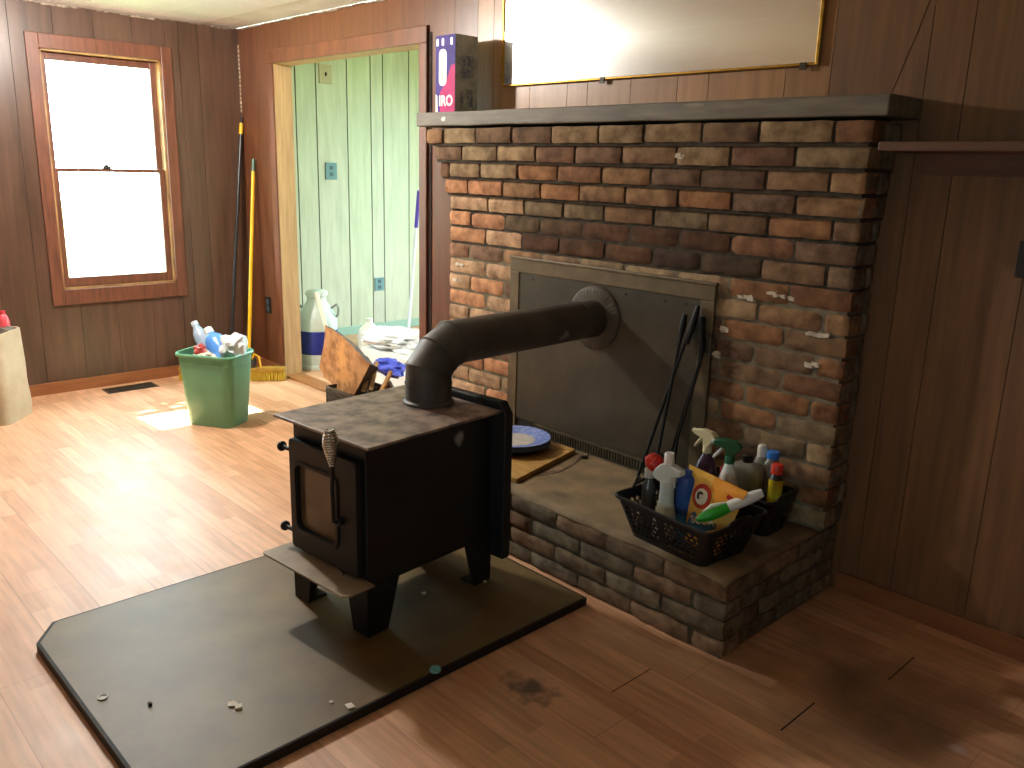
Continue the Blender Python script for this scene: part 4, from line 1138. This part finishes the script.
crumple('wrapper', 'red crumpled wrapper under the bottles in the green bin', (-4.700, -.905, .432), .034, mat('red_wrap', '#a3352f', '#b9493f', rough=.4, scale=14), 'wrapper', 5, amp=.5, sc=(1.3, 1, .9))

# ------------------------------------------------------------------ broom, pole, tan sack, floor register
M_yel = mat('yellow_paint', '#e0b012', '#d5a30c', rough=.4)
M_bristle = mat('yellow_bristle', '#c9a42a', '#a8851c', rough=.8, scale=60, stretch=(1, 1, .1))
br = thing('push_broom', 'push broom with yellow bristles and yellow handle in the corner', 'broom', (-5.525, -.335, 0), math.atan2(.596, .452))
q = MB(); q.box(-.36, .36, -.030, .030, .062, .095); q.build('head_block', mat('broom_block', '#b08a2b', '#8e6d20', rough=.6, scale=10), br, world=False, bevel=.006)
q = MB()
for i in range(60):
    for k in range(3):
        x = -.35+.70*i/59; y = -.022+.022*k
        dx = random.uniform(-.006, .006); dy = (-.014+.014*k)*1.0+random.uniform(-.005, .005)
        q.tube([(x, y, .064), (x+dx*.4, y+dy*.5, .03), (x+dx, y+dy, .002)], [.0052, .0064, .0058], 5)
q.build('bristles', M_bristle, br, world=False)
q = MB(); q.box(.06, .16, -.035, .035, .095, .15); q.box(.082, .138, -.022, .022, .15, .175); q.build('socket_block', mat('black_block', '#1a1a18', rough=.5), br, world=False, bevel=.006)
q = MB(); q.tube([(.13, -.01, .145), (.155, -.012, .19), (.185, -.014, .17), (.195, -.014, .09)], .007, 8); q.tube([(.09, .01, .145), (.08, .012, .19), (.11, .02, .20)], .007, 8); q.build('brace', M_yel, br, world=False, smooth=50)
q = MB(); p0 = Vector((-5.455, -.245, .16)); p1 = Vector((-5.655, -.045, 1.42)); q.tube([p0, p1], .0125, 14); q.build('handle', M_yel, br, smooth=50)
q = MB(); q.tube([p1, p1+(p1-p0).normalized()*.085], .0135, 14); q.build('handle_end', pm_('#2f4a34'), br, smooth=50)
du = thing('dust_mop', 'dark pole with a yellow collar standing in the wall corner', 'pole', (-5.66, -.30, 0))
q = MB(); p0 = Vector((-5.655, -.295, .03)); p1 = Vector((-5.848, -.028, 1.67)); q.tube([p0, p1], .0125, 12); q.build('pole', mat('dark_pole', '#2b2b2c', '#353433', rough=.3, metal=.3), du, smooth=50)
dd = (p1-p0).normalized()
q = MB(); q.tube([p1, p1+dd*.075], .0145, 12); q.build('collar', M_yel, du, smooth=50)
q = MB(); q.tube([p1+dd*.075, p1+dd*.115], [.011, .009], 12); q.build('tip', pm_('#1c1a18'), du, smooth=50)
q = MB(); q.box(-5.72, -5.59, -.325, -.265, 0, .03); q.build('foot', pm_('#1c1a18'), du, bevel=.006)
# tan sack at the left edge
sk = thing('tall_sack', 'tall beige sack tapering to an open crumpled top at the left edge', 'sack', (-5.52, -1.83, 0), math.radians(48))
M_sack = mat('beige_sack', '#c0b195', '#ad9d80', rough=.6, scale=5, bump=.12, spots=(((-.01, -.16, .10), (.02, .05, .02), '#5d5a34', .6),))
q = MB(); rings = []
for i in range(15):
    t0 = i/14; z = .52*t0
    w = .37-.02*t0; d_ = .30-.03*t0
    r_ = rr3(w, d_, .05, z, 6)
    r_ = [v+Vector((.006*noise.noise(Vector((v.x*9, v.y*9, z*7))), .006*noise.noise(Vector((v.y*9, v.x*9, z*7+4))), (.018*noise.noise(v*11) if i > 12 else 0))) for v in r_]
    rings.append(r_)
r_ = [v*.985+Vector((0, 0, -.004)) for v in rings[-1]]
inner = [[Vector((v.x*.93, v.y*.93, v.z)) for v in rr] for rr in rings[::-1][:5]]
allr = rings+inner; k = len(rings[0])
q.add([v for rr in allr for v in rr], [(i*k+a, i*k+(a+1) % k, (i+1)*k+(a+1) % k, (i+1)*k+a) for i in range(len(allr)-1) for a in range(k)]+[tuple(range(k))[::-1], tuple((len(allr)-1)*k+a for a in range(k))])
q.build('sack_body', M_sack, sk, world=False, smooth=60)
q = MB(); q.prism([(.035, -.1105, .44), (.050, -.1105, .44), (.047, -.109, .475), (.038, -.109, .475)], (0, -.003, 0)); q.build('blue_print', pm_('#6d86b8'), sk, world=False)
crumple('paper_wad', 'dark crumpled rubbish in the mouth of the beige sack', (-5.50, -1.74, .47), .085, mat('dark_rubbish', '#6b5a4a', '#3d332a', rough=.7, scale=14), 'rubbish', 12, amp=.4, sc=(1.0, 1.0, .8))
t_ = bottle('bottle', 'pink-red bottle standing in the mouth of the beige sack', -5.525, -1.705, [(.03, 0), (.034, .01), (.034, .12), (.026, .15), (.015, .165)], pm_('#e0515a'), z=.435)
q = MB(); q.lathe([(.016, .162), (.016, .185)], seg=16); q.build('cap', pm_('#c53a45'), t_, world=False, smooth=40)
rg = thing('floor_register', 'dark metal floor register set in the boards below the window', 'floor vent', (-5.725, -.96, 0))
q = MB(); q.box(-5.795, -5.655, -1.125, -.80, 0, .004); q.build('frame', mat('bronze_vent', '#4a4034', '#3b3229', rough=.45, metal=.4), rg, bevel=.0015)
q = MB()
for i in range(22):
    y = -1.105+.285*i/21
    for x0, x1 in ((-5.782, -5.73), (-5.72, -5.668)): q.box(x0, x1, y-.0025, y+.0025, .004, .0055)
q.build('louvre', mat('vent_slot', '#15120e', rough=.8), rg)

# ------------------------------------------------------------------ firewood by the doorway
M_wire = mat('black_crate', '#17181a', rough=.45, spec=.5)
cr = thing('milk_crate', 'black slotted crate holding firewood behind the stove', 'crate', (-4.13, -.16, 0))
def lattice(mb, p, e1, e2, n1, n2, th):
    p, e1, e2 = Vector(p), Vector(e1), Vector(e2); nn = e1.cross(e2).normalized()*th
    def bar(a, b_, w_):
        d_ = (b_-a).normalized(); s_ = nn.normalized().cross(d_)*w_
        mb.prism([a-s_, a+s_, b_+s_, b_-s_], nn)
    for i in range(n1+1): bar(p+e1*(i/n1), p+e1*(i/n1)+e2, .005)
    for i in range(n2+1): bar(p+e2*(i/n2), p+e2*(i/n2)+e1, .005 if 0 < i < n2 else .012)
q = MB()
cx0, cx1, cy0, cy1, ch = -4.336, -3.93, -.30, -.03, .20
for (p, e1, e2, n1, n2) in (((cx0, cy0, .012), (cx1-cx0, 0, 0), (0, 0, ch-.024), 18, 8), ((cx1, cy0, .012), (0, cy1-cy0, 0), (0, 0, ch-.024), 12, 8), ((cx0, cy1, .012), (cx1-cx0, 0, 0), (0, 0, ch-.024), 18, 8), ((cx0, cy0, .012), (0, cy1-cy0, 0), (0, 0, ch-.024), 12, 8)):
    lattice(q, p, e1, e2, n1, n2, .006)
q.build('crate_side', M_wire, cr)
q = MB(); q.box(cx0, cx1, cy0, cy1, 0, .008); q.build('crate_base', M_wire, cr)
lg = thing('firewood_log', 'big split log leaning in the crate with its sawn face forward', 'log', (-4.25, -.17, .16))
face = [(-4.438, .543), (-4.524, .262), (-4.480, .215), (-4.275, .150), (-4.135, .175), (-3.975, .385), (-4.115, .446), (-4.305, .516)]
M_sawn = mat('sawn_wood', '#bd8652', '#94602f', rough=.8, scale=14, bump=.3, lo=.4, hi=.6,
             spots=(((-.02, -.05, .22), (.07, .2, .13), '#d89a55', .75), ((.0, -.05, .09), (.11, .2, .05), '#c98a49', .7)))
M_bark = mat('bark', '#664733', '#402d20', rough=.95, scale=18, bump=.6)
q = MB()
fr = []
for i, (x, z) in enumerate(face):
    x2, z2 = face[(i+1) % len(face)]
    for k in range(4):
        t0 = k/4; fr.append((x+(x2-x)*t0+random.uniform(-.006, .006), -.235+random.uniform(-.004, .004), z+(z2-z)*t0+random.uniform(-.006, .006)))
q.prism(fr, (-.078, .11, -.052), 0, mis=1)
q.build('wood', [M_sawn, M_bark], lg)
M_kind = mat('split_kindling', '#c39a63', '#9a7040', rough=.8, scale=8, stretch=(1, 1, 6), bump=.2)
M_dkw = mat('dark_firewood', '#4a3020', '#2e1e14', rough=.9, scale=10, bump=.4)
def stick(label, a, b_, w_, m_, rz=0):
    a, b_ = Vector(a), Vector(b_); d_ = (b_-a).normalized(); s_ = d_.cross(Vector((0, .3, 1))).normalized(); u_ = s_.cross(d_)
    pr_ = [(s_*math.cos(t0+rz)+u_*math.sin(t0+rz))*w_*r_ for t0, r_ in ((0, 1), (1.3, .8), (2.6, 1.05), (3.9, .75), (5.1, .95))]
    q = MB(); n_ = 5
    q.add([a+p for p in pr_]+[b_+p*.9 for p in pr_], [tuple(range(5))[::-1], tuple(range(5, 10))]+[(i, (i+1) % 5, 5+(i+1) % 5, 5+i) for i in range(5)])
    return tag(q.build('firewood_stick', m_), label, 'firewood', 'firewood sticks in the crate')
stick('dark thick firewood piece lying in the crate right of the big log', (-4.12, -.24, .10), (-4.0, -.06, .23), .055, M_dkw)
stick('dark firewood piece in the crate, next to the stovepipe', (-4.02, -.22, .08), (-3.965, -.07, .19), .05, M_dkw, .6)
stick('pale thin kindling stick pointing up from the crate', (-4.02, -.20, .22), (-4.10, -.10, .36), .013, M_kind)
stick('pale kindling stick nearest the stovepipe', (-3.925, -.22, .19), (-3.93, -.12, .34), .016, M_kind, .4)
stick('short pale kindling piece between log and blue bag', (-4.085, -.21, .20), (-4.135, -.12, .33), .016, M_kind, .9)
crumple('plastic_bag', 'bright blue crumpled bag behind the firewood', (-4.16, .03, .30), .085, mat('blue_film', '#3444c4', '#5a6ae0', rough=.35, scale=8), 'bag', 21, amp=.5, sc=(1.7, .8, .55))
q = MB(); q.box(-4.88, -4.36, .30, .64, 0, .27); cbx = q.build('cardboard_box', mat('pale_carton', '#efece4', '#e4dfd3', rough=.7, scale=5), None, bevel=.004)
tag(cbx, 'pale carton on the floor just inside the doorway', 'carton')
crumple('plastic_bag', 'white crumpled bag heaped on the carton inside the doorway', (-4.70, .47, .325), .19, M_bagw, 'bag', 33, amp=.4, sc=(1.5, .9, .40), sub=4)
q = MB(); q.prism([(-4.02, .16, .17), (-3.86, .18, .19), (-3.90, .25, .38), (-4.07, .24, .35)], (.004, .010, .002)); tag(q.build('cardboard_sheet', mat('brown_card', '#b08454', '#9c7245', rough=.8, scale=5)), 'torn brown cardboard sheet by the doorway edge above the stovepipe', 'cardboard')
q = MB(); q.box(-4.08, -3.86, .14, .32, 0, .165); tag(q.build('wooden_box', M_kind, bevel=.003), 'low wooden box under the torn cardboard inside the doorway', 'box')

# ------------------------------------------------------------------ beyond the doorway
mk = thing('milk_can', 'white old milk can with a dark blue band inside the doorway', 'milk can', (-5.545, .355, 0))
M_mk = mat('white_enamel', '#cfd6cd', '#b9c3bb', rough=.4, scale=8)
q = MB(); q.lathe([(.150, 0), (.154, .012), (.150, .03), (.145, .035), (.148, .35), (.141, .385), (.108, .440), (.074, .490), (.068, .520), (.072, .532), (.076, .54)], (-5.545, .355, 0), 40, caps=(True, True)); q.build('can_body', M_mk, mk, smooth=35)
q = MB(); q.lathe([(.1492, .115), (.1502, .118), (.1502, .285), (.1492, .288)], (-5.545, .355, 0), 40, caps=(False, False)); q.build('blue_band', mat('navy_band', '#1d2a86', '#182370', rough=.4), mk, smooth=35)
q = MB(); q.lathe([(.074, .541), (.082, .543), (.082, .566), (.070, .575), (.03, .580), (.001, .582)], (-5.545, .355, 0), 32); q.build('lid', M_mk, mk, smooth=35)
for sx in (-1, 1):
    q = MB(); ca, sa = math.cos(.8), math.sin(.8)
    q.tube([(-5.545+sx*ca*r_, .355+sx*sa*r_, z) for r_, z in ((.108, .445), (.150, .475), (.163, .445), (.157, .395), (.142, .380))], .0095, 8); q.build('handle', mat('grey_handle', '#7d857c', rough=.5), mk, smooth=50)
jg = thing('plastic_jug', 'small white jug standing between milk can and green wall', 'jug', (-5.40, .72, 0))
q = MB(); q.lathe([(.085, 0), (.09, .01), (.09, .22), (.075, .27), (.03, .31), (.022, .33)], (-5.40, .72, 0), 24); q.build('body', pm_('#e6ebe6'), jg, smooth=45)
q = MB(); q.lathe([(.025, .325), (.025, .35)], (-5.40, .72, 0), 18); q.build('cap', pm_('#dfe4df'), jg, smooth=45)
q = MB(); q.tube([(-5.34, .72, .29), (-5.30, .72, .27), (-5.295, .72, .18), (-5.315, .72, .14)], .012, 8); q.build('handle', pm_('#e6ebe6'), jg, smooth=50)
q = MB(); q.tube([(-4.93, .16, .05), (-5.275, .20, .60)], .014, 12); tag(q.build('wooden_stick', mat('cream_stick', '#d9d3b8', rough=.5), smooth=50), 'cream round stick leaning against the milk can', 'stick')
mo = thing('floor_mop', 'mop with white pole and purple grip in the far room', 'mop', (-5.79, 1.37, 0))
p0 = Vector((-5.79, 1.37, .085)); p1 = Vector((-5.445, 1.2, 1.02)); p2 = p1+(p1-p0)*.30
q = MB(); q.tube([p0, p1], .013, 12); q.build('pole', pm_('#dfe6f0'), mo, smooth=50)
q = MB(); q.tube([p1, p2], .0155, 12); q.build('grip', pm_('#4a3aa8'), mo, smooth=50)
q = MB(); q.box(-5.93, -5.65, 1.30, 1.44, .03, .055); q.lathe([(.05, .055), (.035, .085), (.018, .11)], (-5.79, 1.37, 0), 16); q.build('mop_head', pm_('#6a5ac8'), mo, smooth=40)
q = MB(); q.box(-5.95, -5.63, 1.285, 1.455, 0, .03); q.build('mop_pad', mat('mop_cloth', '#e8e8ee', rough=.9, bump=.4, scale=60), mo, bevel=.01)
q = MB(); q.prism([(-6.02, 1.02, 0), (-5.93, 1.02, 0), (-5.935, 1.02, .10), (-5.975, 1.02, .135), (-6.015, 1.02, .11)], (0, .03, 0)); tag(q.build('wood_offcut', mat('grey_offcut', '#6b6450', rough=.8)), 'small grey wood offcut upright at the foot of the green wall', 'offcut')
q = MB()
q.add([(-5.90, 1.06, .012), (-5.0, .72, .012), (-4.72, 1.25, .012), (-5.62, 1.30, .014)], [(0, 1, 2, 3)]); 
tag(q.build('paper_sheet', mat('white_sheet', '#f2f2ee', rough=.7), solid=.004), 'big white sheet spread on the floor of the far room', 'paper')
